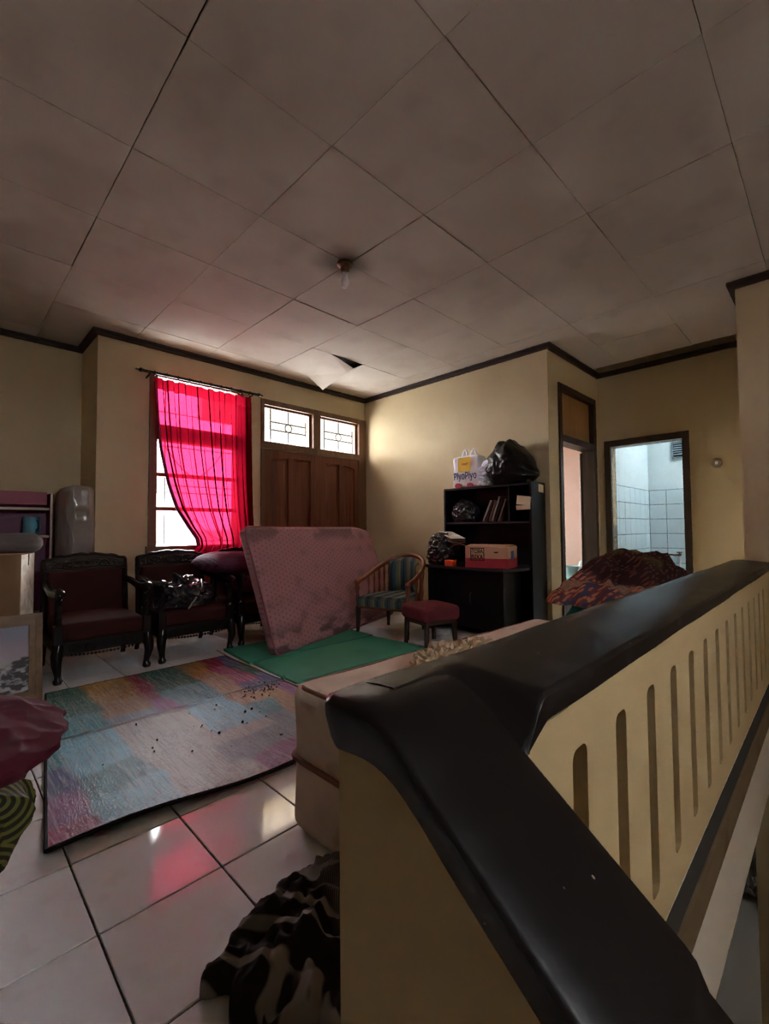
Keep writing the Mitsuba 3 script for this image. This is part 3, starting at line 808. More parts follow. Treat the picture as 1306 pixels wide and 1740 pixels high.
cur = thing('curtain', 'sheer red curtain pulled up at its left side over the window', 'curtain')
zl = np.array([2.44, 2.14, 1.80, 1.475, 1.225, 1.055, 0.94, 0.86, 0.70])
xl = np.array([1.42, 1.445, 1.475, 1.54, 1.61, 1.70, 1.775, 1.79, 1.66])
nu, nv = 420, 100
U = np.linspace(0, 1, nu)
P = np.zeros((nv, nu, 3))
rs = np.random.RandomState(3)
ph = rs.uniform(0, 6.28, 8)
wander = 0.9 * np.sin(U * 5.3 + ph[4]) + 0.5 * np.sin(U * 12.7 + ph[5])
for i in range(nv):
    t = i / (nv - 1)
    ztop_c = 2.452
    tail = np.clip(1 - U / 0.25, 0, 1)
    zbot = 0.70 + 0.015 * np.sin(U * 9) + 0.03 * tail
    z = ztop_c + 0.014 * np.abs(np.sin(U * math.pi * 10)) * (1 - t) - t * (ztop_c - zbot)
    left = np.interp(-z, -zl, xl)
    wid = 2.425 - left
    phase = U * 2 * math.pi * 9 + 1.7 * wander * (0.4 + 0.7 * t) + 0.5 * np.sin(t * 3 + U * 6)
    depth = 0.55 + 0.45 * np.sin(U * 23 + ph[2] + 1.3 * t) ** 2
    over = (0.018 + 0.006 * t) * depth                       # folds lean over, so the sheet doubles there
    uu = U + over * np.sin(2 * phase) + 0.006 * np.sin(U * 31 + ph[0]) * np.sin(t * 4)
    P[i, :, 0] = left + wid * np.clip(uu, 0, 1.01)
    amp = (0.010 + 0.020 * min(1, t * 3)) * depth
    y = amp * np.sin(phase) / np.clip(wid, 0.55, 1.2)
    y += 0.008 * np.sin(U * 2 * math.pi * 23 + 3 * t) * t + 0.016 * t * np.sin(U * 11 + ph[3] + 2 * t)
    y += -0.06 * tail * np.exp(-((t - 0.86) / 0.16) ** 2) - 0.06 * t * t
    P[i, :, 1] = 4.490 + y
    P[i, :, 2] = z
k_h = 7
put('cloth', sheet(P[k_h - 1:nv - 5]), 'mat_curtain', cur, smooth=True)
put('heading', sheet(P[:k_h]), 'mat_curtain_hem', cur, smooth=True)
put('hem', sheet(P[nv - 6:]), 'mat_curtain_hem', cur, smooth=True)
ed = P[2:nv - 8, 0]
put('gathered_edge', tube(ed + np.c_[np.full(len(ed), 0.008), np.full(len(ed), -0.004), np.zeros(len(ed))], np.linspace(0.009, 0.019, len(ed)), 8), 'mat_curtain_edge', cur, smooth=True, label='dark rolled left edge of the red curtain')

# ------------------------------------------------------------------ carved chairs
def spiral(c, r0, turns, s=1, rad=0.007, n=22, a0=0.0):
    t = np.linspace(0, 1, n)
    a = a0 + s * t * turns * 2 * math.pi
    r = r0 * (1 - 0.8 * t)
    return tube(np.c_[c[0] + r * np.cos(a), np.full(n, c[1]), c[2] + r * np.sin(a)], rad * (1 - 0.45 * t), 6)


def carved_chair(label, loc, rz, seed, w=0.60):
    c = thing('carved_armchair', label, 'armchair', loc, rz, 'row of carved armchairs under the window')
    h = w / 2 - 0.025
    rr = random.Random(seed)
    for s in (-1, 1):
        # front leg: cabriole with a ball foot
        p = [(s * h, -0.29, 0.255), (s * (h + 0.008), -0.305, 0.19), (s * (h + 0.010), -0.312, 0.13), (s * h, -0.296, 0.07), (s * (h - 0.004), -0.290, 0.04), (s * h, -0.298, 0.02), (s * h, -0.300, 0.0)]
        put('leg', tube(p, [0.032, 0.036, 0.030, 0.021, 0.020, 0.030, 0.022], 10), M_BLACKW, c, smooth=40)
        put('leg', tube([(s * h, 0.28, 0.30), (s * h, 0.29, 0.12), (s * h, 0.315, 0.0)], [0.024, 0.02, 0.019], 8), M_BLACKW, c, smooth=40)
        # twisted arm post
        zz = np.linspace(0.375, 0.575, 30)
        ang = np.linspace(0, 2 * math.pi * 4, 30)
        post = cat_(*[tube(np.c_[s * h + 0.0115 * np.cos(ang + q), -0.275 + 0.0115 * np.sin(ang + q), zz], 0.013, 7) for q in (0, math.pi)], rbox(s * h - 0.028, s * h + 0.028, -0.303, -0.247, 0.24, 0.385, 0.006), *[trimesh.creation.icosphere(2, 0.021).apply_translation((s * h, -0.275, 0.40 + 0.045 * k)) for k in range(4)])
        put('arm_post', post, M_BLACKW, c, smooth=40)
        # arm with scrolled front end
        p = np.array([(s * h, 0.27, 0.625), (s * (h + 0.006), 0.12, 0.612), (s * (h + 0.010), -0.06, 0.585), (s * (h + 0.006), -0.20, 0.590), (s * h, -0.30, 0.605), (s * h, -0.335, 0.595), (s * h, -0.335, 0.575)])
        arm = tube(p, [0.024, 0.026, 0.028, 0.032, 0.036, 0.032, 0.022], 10)
        put('arm', arm, M_BLACKW, c, smooth=40)
        # back post
        put('back_post', tube([(s * h, 0.27, 0.26), (s * h, 0.285, 0.5), (s * h, 0.315, 0.775), (s * h, 0.318, 0.80)], [0.025, 0.025, 0.023, 0.014], 8), M_BLACKW, c, smooth=40)
    # apron with beaded lower edge
    ap = [cham(-h, h, -0.302, -0.276, 0.185, 0.275, 0.006), cham(-h, h, 0.26, 0.29, 0.185, 0.275, 0.006), cham(-h - 0.012, -h + 0.012, -0.28, 0.27, 0.185, 0.275, 0.005), cham(h - 0.012, h + 0.012, -0.28, 0.27, 0.185, 0.275, 0.005)]
    for k in range(22):
        x = -h + 0.03 + (2 * h - 0.06) * k / 21
        ap.append(trimesh.creation.icosphere(1, 0.0095).apply_translation((x, -0.300, 0.186 - 0.016 * math.cos((k - 10.5) / 10.5 * math.pi / 2))))
    for k in (-1, 1):
        ap.append(spiral((k * 0.09, -0.300, 0.225), 0.036, 1.6, k, 0.008))
        ap.append(spiral((k * 0.19, -0.300, 0.222), 0.030, 1.4, -k, 0.007))
    put('apron', cat_(*ap), M_BLACKW, c, smooth=40)
    # seat cushion
    st = rbox(-h + 0.015, h - 0.015, -0.285, 0.27, 0.26, 0.385, 0.035, 16)
    st = as_mesh(MF(st).refine_to_length(0.04))
    v = st.vertices
    v[:, 2] += np.where(v[:, 2] > 0.3, 0.022 * np.cos(v[:, 0] / h * 1.45) * np.cos(v[:, 1] / 0.29 * 1.45), 0)
    put('seat', st, M_MAROON, c, smooth=40)
    # upholstered back
    bk = rbox(-h + 0.02, h - 0.02, -0.03, 0.03, 0.36, 0.715, 0.018)
    bk = rot(bk, -7, [1, 0, 0], (0, 0, 0.36))
    put('backrest', mv(bk, 0, 0.268, 0), M_MAROON, c, smooth=40)
    # carved crest: board with an arched top edge and scrolls proud of it
    xs_ = np.linspace(-h, h, 41)
    topz = lambda x: 0.785 + 0.008 * abs(math.sin(x * 26)) + 0.042 * math.cos(x / h * math.pi / 2) ** 0.8 + 0.005 * abs(math.sin(x * 42))
    bd = Polygon([(x, 0.705) for x in xs_] + [(x, topz(x)) for x in xs_[::-1]])
    cr = [mv(upright(extr(bd, 0.022)), 0, 0.297, 0)]
    for k in range(9):
        x = -h + 0.035 + (2 * h - 0.07) * k / 8
        z = 0.742 + 0.02 * math.cos(x / h * math.pi / 2)
        cr.append(spiral((x, 0.293, z), 0.027 + 0.006 * rr.random(), 1.5, 1 if x > 0 else -1, 0.0105, a0=rr.uniform(0, 6)))
        if k < 8:
            cr.append(spiral((x + 0.03, 0.292, z + 0.028 - 0.01 * (k % 2)), 0.017, 1.3, -1 if x > 0 else 1, 0.0075, a0=rr.uniform(0, 6)))
            cr.append(trimesh.creation.icosphere(1, 0.010).apply_translation((x + 0.03, 0.292, z - 0.022)))
    cr += [tube([(x, 0.295, topz(x)) for x in xs_], 0.011, 7), tube([(-h, 0.293, 0.708), (h, 0.293, 0.708)], 0.010, 7)]
    put('crest', cat_(*cr), M_CREST, c, smooth=40, label='carved black crest of scrolls')
    return c


carved_chair('black carved armchair with maroon seat, empty, the leftmost of the row', (0.868, 3.985, 0), 0, 1)
carved_chair('black carved armchair with maroon seat holding the black plastic bag under the window', (1.525, 3.985, 0), 0, 2)
carved_chair('black carved armchair mostly hidden behind the pink mattress', (2.20, 4.03, 0), 0, 3)

# black plastic bag on the second chair
bag = blob((0.22, 0.17, 0.125), 11, 0.045, 2.6, 0.8, 6, -0.6, 1.2)
b = thing('plastic_bag', 'shiny black plastic bag slumped on the seat of the second carved chair', 'plastic bag', (1.47, 3.86, 0.402), 20)
put('body', bag, M_SHINY, b, smooth=True)
put('handle', tube([(-0.10, -0.03, 0.21), (-0.14, -0.06, 0.27), (-0.12, -0.10, 0.25), (-0.06, -0.11, 0.19)], [0.018, 0.016, 0.016, 0.02], 8), M_SHINY, b, smooth=True)
put('strap', tube([(0.10, -0.10, 0.20), (0.03, -0.185, 0.16), (-0.06, -0.20, 0.06), (-0.12, -0.20, 0.0)], 0.008, 6), M_WRAP, b, smooth=True)

# cushions on the arms between the second and third chair
def put_cushion(label, loc, rz, size, seed, tilt=0):
    t = thing('cushion', label, 'cushion', loc, rz)
    put('cover', rot(pillow(*size, seed=seed), tilt, [1, 0, 0]), M_CUSH, t, smooth=True)
    return t


put_cushion('flat patterned plum cushion lying across the chair arms right of the curtain', (1.93, 3.98, 0.640), 8, (0.52, 0.46, 0.20), 3)
put_cushion('folded plum cushion below the flat one, behind the pink mattress', (2.20, 4.05, 0.425), -6, (0.40, 0.40, 0.16), 5)

# ------------------------------------------------------------------ rug, foam mat, cord
def rug():
    r = thing('rug', 'worn patchwork rug of coloured blocks with a fold line across', 'rug')
    x0, x1, y0, y1 = 0.285, 1.66, 1.775, 3.50
    n, m_ = 90, 110
    u, v = np.meshgrid(np.linspace(0, 1, n), np.linspace(0, 1, m_), indexing='ij')
    X = x0 + u * (x1 - x0) + (1 - v) * (-0.02) * (1 - u) + v * 0.22 * (1 - u)
    Y = y0 + v * (y1 - y0) - 0.095 * u * (1 - v) - 0.02 * np.sin(u * math.pi) * (1 - v) + 0.012 * np.sin(u * 9) * (1 - v)
    near = np.exp(-((Y - y0 + 0.09 * u) / 0.10) ** 2)
    Z = 0.013 + 0.022 * near * (0.45 + 0.55 * np.sin(u * 5.2 + 0.6) ** 2) + 0.004 * (meshkit.fbm(np.stack([X * 3, Y * 3, X * 0], -1), 3, 4) - 0.4)
    Z += 0.012 * np.exp(-((Y - 2.655) / 0.02) ** 2)
    P = np.stack([X, Y, Z], -1)
    put('pile', sheet(P, 0.009), M_RUG, r, smooth=40)
    edge = np.vstack([P[:, 0], P[-1, 1:], P[-2::-1, -1], P[0, -2::-1]])
    edge = edge + np.array([0, 0, -0.005])
    put('binding', tube(edge, 0.0075, 6, False), M_RUGEDGE, r, smooth=True, label='black bound edge')


rug()


def foam(label, pts, z0, th):
    t = thing('foam_mat', label, 'foam mat', (0, 0, z0))
    put('sheet', extr(Polygon(pts).buffer(-0.012).buffer(0.012), th), M_GREEN, t)


foam('green foam play mat lying flat between the rug and the leaning mattress', [(1.70, 2.55), (2.98, 2.50), (2.93, 3.12), (1.72, 3.16)], 0.0012, 0.014)
foam('second green foam mat reaching under the foot of the pink mattress', [(1.70, 3.17), (2.95, 3.13), (2.97, 3.60), (1.90, 3.685), (1.74, 3.69)], 0.0012, 0.017)
cord = thing('cord', 'thin yellow cord lying along the right edge of the rug', 'cord')
pts = np.array([(1.70, 3.72, 0.009), (1.675, 3.4, 0.006), (1.685, 3.1, 0.006), (1.67, 2.8, 0.006), (1.685, 2.5, 0.006), (1.68, 2.3, 0.006)])
put('strand', tube(pts, 0.005, 6), M_YELLOW, cord, smooth=True)
dirt = []
rr = random.Random(5)
for k in range(70):
    a, q = rr.gauss(0, 0.085), rr.gauss(0, 0.05)
    dirt.append(trimesh.creation.icosphere(0, rr.uniform(0.0025, 0.006)).apply_translation((1.47 + a, 2.58 + q + a * 0.3, 0.019)))
for k in range(22):
    dirt.append(trimesh.creation.icosphere(0, rr.uniform(0.003, 0.008)).apply_translation((rr.uniform(0.5, 1.3), rr.uniform(1.95, 2.6), 0.019)))
put('crumbs', cat_(*dirt), M_INK, None, label='dark crumbs scattered on the patchwork rug', cat='crumbs', kind='stuff')

# ------------------------------------------------------------------ pink mattress leaning at the door
def pink_mattress():
    t = thing('mattress', 'stained pink dotted mattress leaning upright in front of the double door', 'mattress')
    a, d3 = np.array([1.94, 3.131, 0.0225]), np.array([0.9553, 0.2956, 0.0])
    nrm = np.array([-0.2956, 0.9553, 0.0])
    up = nrm * 0.3624 + np.array([0, 0, 1.036])
    Hm = np.linalg.norm(up)
    up /= Hm
    out = np.cross(up, d3)
    if out @ nrm < 0:
        out = -out
    L, th = 2.05, 0.13
    base = as_mesh(MF(rbox(0, L, 0, th, 0, Hm, 0.055, 20)).refine_to_length(0.05))
    v = base.vertices
    bulge = 0.018 * np.sin(np.clip(v[:, 0] / L, 0, 1) * math.pi) * np.sin(np.clip(v[:, 2] / Hm, 0, 1) * math.pi)
    lump = (meshkit.fbm(np.c_[v[:, 0] * 4, v[:, 2] * 4, v[:, 1] * 0], 3, 2) - 0.5) * 0.016
    front = v[:, 1] < th / 2
    v[:, 1] += np.where(front, -bulge - lump, 0)
    v[:, 2] -= 0.07 * np.clip((v[:, 0] - 1.72) / 0.33, 0, 1) ** 1.5 * (v[:, 2] / Hm)
    w = a + v[:, :1] * d3 + v[:, 1:2] * out + v[:, 2:] * up
    base.vertices = w
    put('ticking', base, M_PINKM, t, smooth=50)

    def edge(y):
        r = 0.05
        ang = np.linspace(0, math.pi / 2, 6)
        loop = []
        for cx, cz, a0 in ((L - r, Hm - r, 0), (r, Hm - r, 1), (r, r, 2), (L - r, r, 3)):
            for q in ang + a0 * math.pi / 2:
                loop.append((cx + r * math.cos(q), cz + r * math.sin(q)))
        loop.append(loop[0])
        loop = np.array(loop)
        loop[:, 1] -= 0.07 * np.clip((loop[:, 0] - 1.72) / 0.33, 0, 1) ** 1.5 * (loop[:, 1] / Hm)
        return a + loop[:, :1] * d3 + y * out + loop[:, 1:] * up
    put('piping', tube(edge(0.028), 0.007, 6, False), M_PINKP, t, smooth=True)


pink_mattress()

# ------------------------------------------------------------------ beige mattress stack behind the balustrade
bm = thing('mattress', 'thick stained beige mattress lying behind the balustrade', 'mattress')
x0, x1, y0, y1, zt_ = 0.885, 2.68, 0.60, 1.365, 0.485
core = as_mesh(MF(rbox(x0, x1, y0, y1, 0.001, zt_, 0.045, 20)).refine_to_length(0.06))
v = core.vertices
v += (meshkit.fbm(v * 3.5, 3, 7)[:, None] - 0.5) * 0.018 * np.sign(v - [(x0 + x1) / 2, (y0 + y1) / 2, zt_ / 2]) * [1, 1, 0.8]
v[:, 2] = np.maximum(v[:, 2], 0.001)
v[:, 2] -= np.where(v[:, 2] > 0.3, 0.03 * np.clip((v[:, 0] - 1.0) / 1.6, 0, 1), 0)
put('ticking', core, M_BEIGE, bm, smooth=50)


def loop_xy(z, o=0.0, r=0.075, slope=True):
    ang = np.linspace(0, math.pi / 2, 7)
    L_ = []
    for cx, cy, a0 in ((x1 - r, y1 - r, 0), (x0 + r, y1 - r, 1), (x0 + r, y0 + r, 2), (x1 - r, y0 + r, 3)):
        for q in ang + a0 * math.pi / 2:
            x = cx + (r + o) * math.cos(q)
            L_.append((x, cy + (r + o) * math.sin(q), z - (0.03 * min(max((x - 1.0) / 1.6, 0), 1) if slope else 0)))
    L_.append(L_[0])
    L_ = np.array(L_)
    out = []
    for i in range(len(L_) - 1):
        for k in range(8):
            out.append(L_[i] + (L_[i + 1] - L_[i]) * k / 8)
    return np.array(out + [L_[-1]])


put('piping', tube(loop_xy(0.475, -0.018), 0.008, 6, False), M_PIPE, bm, smooth=True, label='rust brown piping')
put('piping', tube(loop_xy(0.245, 0.004, 0.05, False), 0.009, 6, False), M_PIPE, bm, smooth=True)

# small cream cloths on it
for lab, loc, rz, sz, sd in (('crumpled cream cloth on the beige mattress, the larger lump on the left', (1.40, 1.115, 0.470), 12, (0.125, 0.065, 0.040), 21), ('small twisted cream cloth on the beige mattress beside the larger one', (1.63, 1.115, 0.466), -15, (0.10, 0.040, 0.034), 23)):
    t = thing('cloth', lab, 'cloth', loc, rz)
    put('fabric', blob(sz, sd, 0.038, 4.5, 0.8, 5, -0.4, 1.6), M_CREAMCL, t, smooth=True)

# batik covered heap at the far end behind the rail
def heap(L, Wd, Ht, seed, top=None, n=90, m_=54, amp=0.03, f=5.0, cx=0.0):
    """A cloth thrown over a heap: a grid draped from a ridge to its hem; top(u) gives the ridge's relative height, u from -1 to 1."""
    u, v = np.meshgrid(np.linspace(-1, 1, n), np.linspace(-1, 1, m_), indexing='ij')
    r = np.sqrt(np.clip(1 - np.abs(u) ** 3.2, 0, 1)) * np.sqrt(np.clip(1 - np.abs(v) ** 2.6, 0, 1))
    q = np.stack([u * L * f, v * Wd * f, 0 * u + seed], -1)
    a = meshkit.fbm(q, 3, seed)
    rd = 1 - np.abs(2 * meshkit.noise(q * [0.8, 1.6, 1] + 0.7 * a[..., None], seed + 1) - 1)
    rd2 = 1 - np.abs(2 * meshkit.noise(q * [2.4, 1.2, 1] + 0.9 * a[..., None] + 4, seed + 2) - 1)
    z = Ht * r * (top(u) if top else 1.0) + amp * ((a - 0.5) * 1.4 + (rd - 0.5) + 0.5 * (rd2 - 0.5)) * (0.35 + r)
    side = np.maximum(np.abs(u) ** 6, np.abs(v) ** 6)
    X = u * L * (1 + 0.04 * (a - 0.5)) + 0.02 * side * np.sin(v * 14)
    Y = v * Wd * (1 + 0.06 * (rd - 0.5)) + 0.02 * side * np.sin(u * 19)
    return sheet(np.stack([X, Y, np.maximum(z, 0.004)], -1), 0.004)


t = thing('clothes', 'teal cloth covered pile of bedding standing behind the far end of the beige mattress', 'bedding', (3.275, 1.00, 0.0))
put('cover', heap(0.58, 0.38, 0.60, 33, lambda u: 0.98 - 0.06 * u, amp=0.035, f=9.0), M_TEAL, t, smooth=40)
t = thing('cloth', 'red and dark batik cloth thrown over the teal bedding behind the hand rail', 'cloth', (3.37, 1.00, 0.515))
put('fabric', heap(0.535, 0.36, 0.285, 37, lambda u: np.interp(u, [-1, -0.62, -0.3, -0.05, 0.3, 0.7, 1], [0.5, 0.62, 0.86, 1.0, 0.94, 0.74, 0.6]), amp=0.075, f=6.0), M_BATIKR, t, smooth=True)

# ------------------------------------------------------------------ striped armchair with curved rail
ac = thing('barrel_armchair', 'low barrel armchair with curved cherry rail and blue striped cushions', 'armchair', (3.06, 3.09, 0), 284)
# local frame: faces -y ... turned to look along -x
def ac_arc(t):
    """Plan of the curved back, t in [0, 1] from one arm end round to the other; local: front is -y."""
    a = math.pi * t
    x = -0.285 * math.cos(a)
    s = max(0.0, math.sin(a)) ** 0.62
    return x, -0.04 + 0.60 * s


def ac_z(t):
    return 0.50 + 0.235 * math.sin(math.pi * t) ** 0.8


ts = np.linspace(0.0, 1.0, 49)
railp = np.array([(*ac_arc(t), ac_z(t)) for t in ts])
put('top_rail', cat_(tube(railp, 0.024, 10), trimesh.creation.icosphere(2, 0.028).apply_translation(railp[0]), trimesh.creation.icosphere(2, 0.028).apply_translation(railp[-1])), M_CHERRY, ac, smooth=40)
lowp = np.array([(0.95 * ac_arc(t)[0], -0.04 + 0.95 * (ac_arc(t)[1] + 0.04), 0.27) for t in ts])
put('seat_rail', cat_(tube(lowp, 0.022, 8), tube([lowp[0], lowp[-1]], 0.024, 8)), M_CHERRY, ac, smooth=40)
for i, t in enumerate((0.0, 0.055, 0.10, 0.15, 0.20, 0.25, 0.30, 0.70, 0.75, 0.80, 0.85, 0.90, 0.945, 1.0)):
    a, z = np.array(ac_arc(t)), ac_z(t)
    q = np.array([0.95 * a[0], -0.04 + 0.95 * (a[1] + 0.04)])
    zz = np.linspace(0.27, z, 9)
    p = np.c_[q[0] + (a[0] - q[0]) * (zz - 0.27) / (z - 0.27), q[1] + (a[1] - q[1]) * (zz - 0.27) / (z - 0.27), zz]
    big_ = i in (0, 13)
    put('spindle', tube(p, np.array([1, .7, 1.2, .8, .6, .8, 1.2, .7, 1]) * (0.021 if big_ else 0.012), 8), M_CHERRY, ac, smooth=40)
for x, y in ((-0.27, -0.04), (0.27, -0.04), (-0.20, 0.42), (0.20, 0.42)):
    put('leg', tube([(x, y, 0.27), (x, y, 0.14), (x * 1.03, y * 1.02, 0.0)], [0.024, 0.022, 0.015], 8), M_DARKW, ac, smooth=40)
sp = Polygon([(0.93 * ac_arc(t)[0], -0.04 + 0.9 * (ac_arc(t)[1] + 0.04)) for t in ts]).buffer(-0.03).buffer(0.03).union(sbox(-0.255, -0.09, 0.255, 0.0))
lay = [sp.buffer(-0.02), sp.buffer(-0.005), sp, sp, sp.buffer(-0.012), sp.buffer(-0.035)]
st = cat_(*[extr(lay[k], h_ - z_, z_) for k, z_, h_ in ((1, 0.275, 0.29), (2, 0.29, 0.345), (4, 0.345, 0.362), (5, 0.362, 0.372))])
put('seat', st, M_STRIPE, ac, smooth=30)
bp = []
tb = np.linspace(0.27, 0.73, 30)
rows = []
for k, (off, fz) in enumerate(((0.90, 0.0), (0.865, 0.03), (0.83, 0.10), (0.815, 0.5), (0.83, 0.9), (0.865, 0.97), (0.90, 1.0))):
    rows.append([(off * ac_arc(t)[0], -0.04 + off * (ac_arc(t)[1] + 0.04) + 0.0, 0.365 + fz * (ac_z(t) - 0.03 - 0.365)) for t in tb])
put('backrest', sheet(np.array(rows), 0.02), M_STRIPE, ac, smooth=40)

# ------------------------------------------------------------------ red stool
stl = thing('stool', 'low square stool with red padded top and dark legs in front of the desk', 'stool', (3.09, 2.545, 0), -14)
pd = as_mesh(MF(rbox(-0.19, 0.19, -0.19, 0.19, 0.235, 0.355, 0.035, 16)).refine_to_length(0.04))
v = pd.vertices
v[:, 2] += np.where(v[:, 2] > 0.3, 0.018 * np.cos(v[:, 0] / 0.19 * 1.4) * np.cos(v[:, 1] / 0.19 * 1.4), 0)
put('padded_top', pd, M_RED, stl, smooth=40)
put('frame', cham(-0.165, 0.165, -0.165, 0.165, 0.205, 0.245, 0.006), M_DARKW, stl)
for x in (-1, 1):
    for y in (-1, 1):
        put('leg', tube([(x * 0.145, y * 0.145, 0.22), (x * 0.15, y * 0.15, 0.1), (x * 0.155, y * 0.155, 0)], [0.024, 0.021, 0.017], 8), M_DARKW, stl, smooth=40)

# ------------------------------------------------------------------ desk with hutch
dk = thing('desk', 'black study desk with a tall shelf hutch against the cream wall', 'desk')
DX, DB, D0, D1, DT = 3.92, XW - 0.006, 2.0, 3.02, 1.445
put('side_panel', cham(DX, DB, D0, D0 + 0.022, 0.002, DT + 0.01, 0.002), M_DESK, dk)
put('side_panel', cham(DX, DB, D1 - 0.022, D1, 0.002, DT, 0.002), M_DESK, dk)
put('top_board', cham(DX, DB, D0 + 0.022, D1 - 0.022, DT - 0.022, DT, 0.002), M_DESK, dk)
put('shelf', cham(DX + 0.02, DB - 0.012, D0 + 0.022, D1 - 0.022, 1.062, 1.082, 0.002), M_DESKTOP, dk)
put('back_board', bx(DB - 0.012, DB, D0 + 0.022, D1 - 0.022, 0.02, DT - 0.022), M_DESK, dk)
put('divider', cham(DX + 0.02, DB - 0.012, 2.24, 2.258, 1.082, DT - 0.022, 0.002), M_DESK, dk)
top = Polygon([(3.56, 2.10), (3.56, 3.03), (DB - 0.014, 3.03), (DB - 0.014, D0 + 0.024), (DX, D0 + 0.024), (3.80, D0 + 0.01)])
put('desk_top', extr(top, 0.024, 0.625), M_DESKTOP, dk)
put('front_panel', cham(3.66, 3.68, 2.14, 2.98, 0.06, 0.625, 0.002), M_DESK, dk)
put('leg_panel', cham(3.60, DX, 2.97, 2.99, 0.002, 0.625, 0.002), M_DESK, dk)
put('leg_panel', cham(3.60, DX, 2.12, 2.14, 0.002, 0.625, 0.002), M_DESK, dk)
put('handle', tube([(3.655, 2.50, 0.30), (3.635, 2.50, 0.31), (3.635, 2.50, 0.39), (3.655, 2.50, 0.40)], 0.006, 8), M_BRASS, dk, smooth=40)
# papers taped on the side panel and in the shelf
t = thing('paper_note', 'cream paper taped on the side of the hutch near its top', 'paper')
put('sheet', rot(cham(4.06, 4.165, D0 - 0.003, D0 - 0.0004, 1.36, 1.435, 0.0008), 4, [0, 1, 0], (4.1, D0, 1.4)), M_PAPER, t)
for lab, z0, a in (('cream card leaning at the right end of the upper shelf, the upper one', 1.235, 9), ('cream card lying at the right end of the upper shelf, the lower one', 1.19, 0)):
    t = thing('card', lab, 'card')
    put('sheet', rot(cham(DX - 0.006, DX - 0.001, 2.01, 2.155, z0, z0 + (0.085 if a else 0.042), 0.0008), a, [1, 0, 0], (DX, 2.08, z0)), M_PAPER, t)

# printed white bag on the hutch
pb = thing('shopping_bag', 'white plastic bag printed PiyoPiyo with a yellow square on top of the hutch', 'bag', (4.04, 2.765, DT), -90)
bodyb = as_mesh(MF(rbox(-0.175, 0.175, -0.075, 0.085, 0.0, 0.345, 0.03, 16)).refine_to_length(0.02))
v = bodyb.vertices
cr_ = (meshkit.fbm(v * 9, 4, 6) - 0.5)
r_ = 1 - np.abs(2 * meshkit.noise(v * [7, 7, 16] + 3, 4) - 1)
ff = (v[:, 1] > -0.055)
v += np.c_[cr_ * 0.022, np.where(ff, cr_ * 0.03 + (r_ - 0.5) * 0.012, (r_ - 0.5) * 0.004), cr_ * 0.012]
v[:, 2] = np.maximum(v[:, 2], 0.0005)
v[:, 0] *= 1 - 0.06 * (v[:, 2] / 0.345)
put('body', bodyb, M_WHITEP, pb, smooth=50)
for x in (-0.05, 0.06):
    put('handle', tube([(x - 0.035, 0.0, 0.33), (x - 0.02, 0.0, 0.39), (x + 0.005, 0.0, 0.425), (x + 0.025, 0.0, 0.39), (x + 0.045, 0.0, 0.33)], [0.020, 0.013, 0.010, 0.013, 0.022], 8), M_WHITEP, pb, smooth=True)
yf = -0.0835


def flat(poly, z=0.0, d=0.0016):
    return mv(upright(extr(poly, d)), 0, yf, z)


put('print', flat(sbox(-0.085, 0.175, 0.075, 0.325).buffer(-0.012).buffer(0.012)), M_YEL, pb, label='yellow square print')
sm = Polygon([(x, 0.240 + 5.0 * x * x) for x in np.linspace(-0.042, 0.042, 12)] + [(x, 0.262 + 2.5 * x * x) for x in np.linspace(0.042, -0.042, 12)])
put('print', mv(flat(sm), 0, -0.0018, 0), M_ORANGE, pb)
tx = meshkit.text_mesh('PiyoPiyo', 0.072, 0.0016, True)
tx = mv(tx, -tx.bounds[:, 0].mean(), 0, 0)
tx.apply_scale([0.285 / (tx.bounds[1, 0] - tx.bounds[0, 0]), 1, 1])
tx = upright(tx)
put('lettering', mv(tx, 0, yf, 0.095), M_PURPLEINK, pb, label='violet PiyoPiyo lettering')
for cx, rr_ in ((-0.085, 0.042), (0.062, 0.036)):
    put('print', flat(affinity.scale(Point(cx, 0.028).buffer(rr_), 1.1, 0.62)), M_CARDR, pb)

# black bin bag and silver bag on the hutch
t = thing('bin_bag', 'bulging black plastic bag on top of the hutch', 'bag', (4.045, 2.27, DT))
bb = blob((0.185, 0.25, 0.225), 43, 0.040, 1.7, 0.8, 6, -0.75, 0.45)
v = bb.vertices
v[:, 2] *= 1.0 + 0.12 * np.exp(-((v[:, 1] + 0.02) / 0.05) ** 2) + 0.16 * np.exp(-((v[:, 1] - 0.10) / 0.045) ** 2) - 0.30 * np.clip(-v[:, 1] / 0.25, 0, 1) ** 2
v[:, 0] = np.minimum(v[:, 0], XW - 4.04 - 0.004)
put('body', bb, M_BLACKP, t, smooth=True)
t = thing('silver_bag', 'crinkled silver plastic bag between the white bag and the black bag on the hutch', 'bag', (4.0, 2.515, DT), 0)
sb = blob((0.09, 0.065, 0.165), 47, 0.032, 3.0, 0.8, 6, -0.6, 1.6)
v = sb.vertices
v[:, 1] -= 0.30 * np.clip(v[:, 2] - 0.13, 0, 1)
put('body', sb, M_SILVER, t, smooth=20)

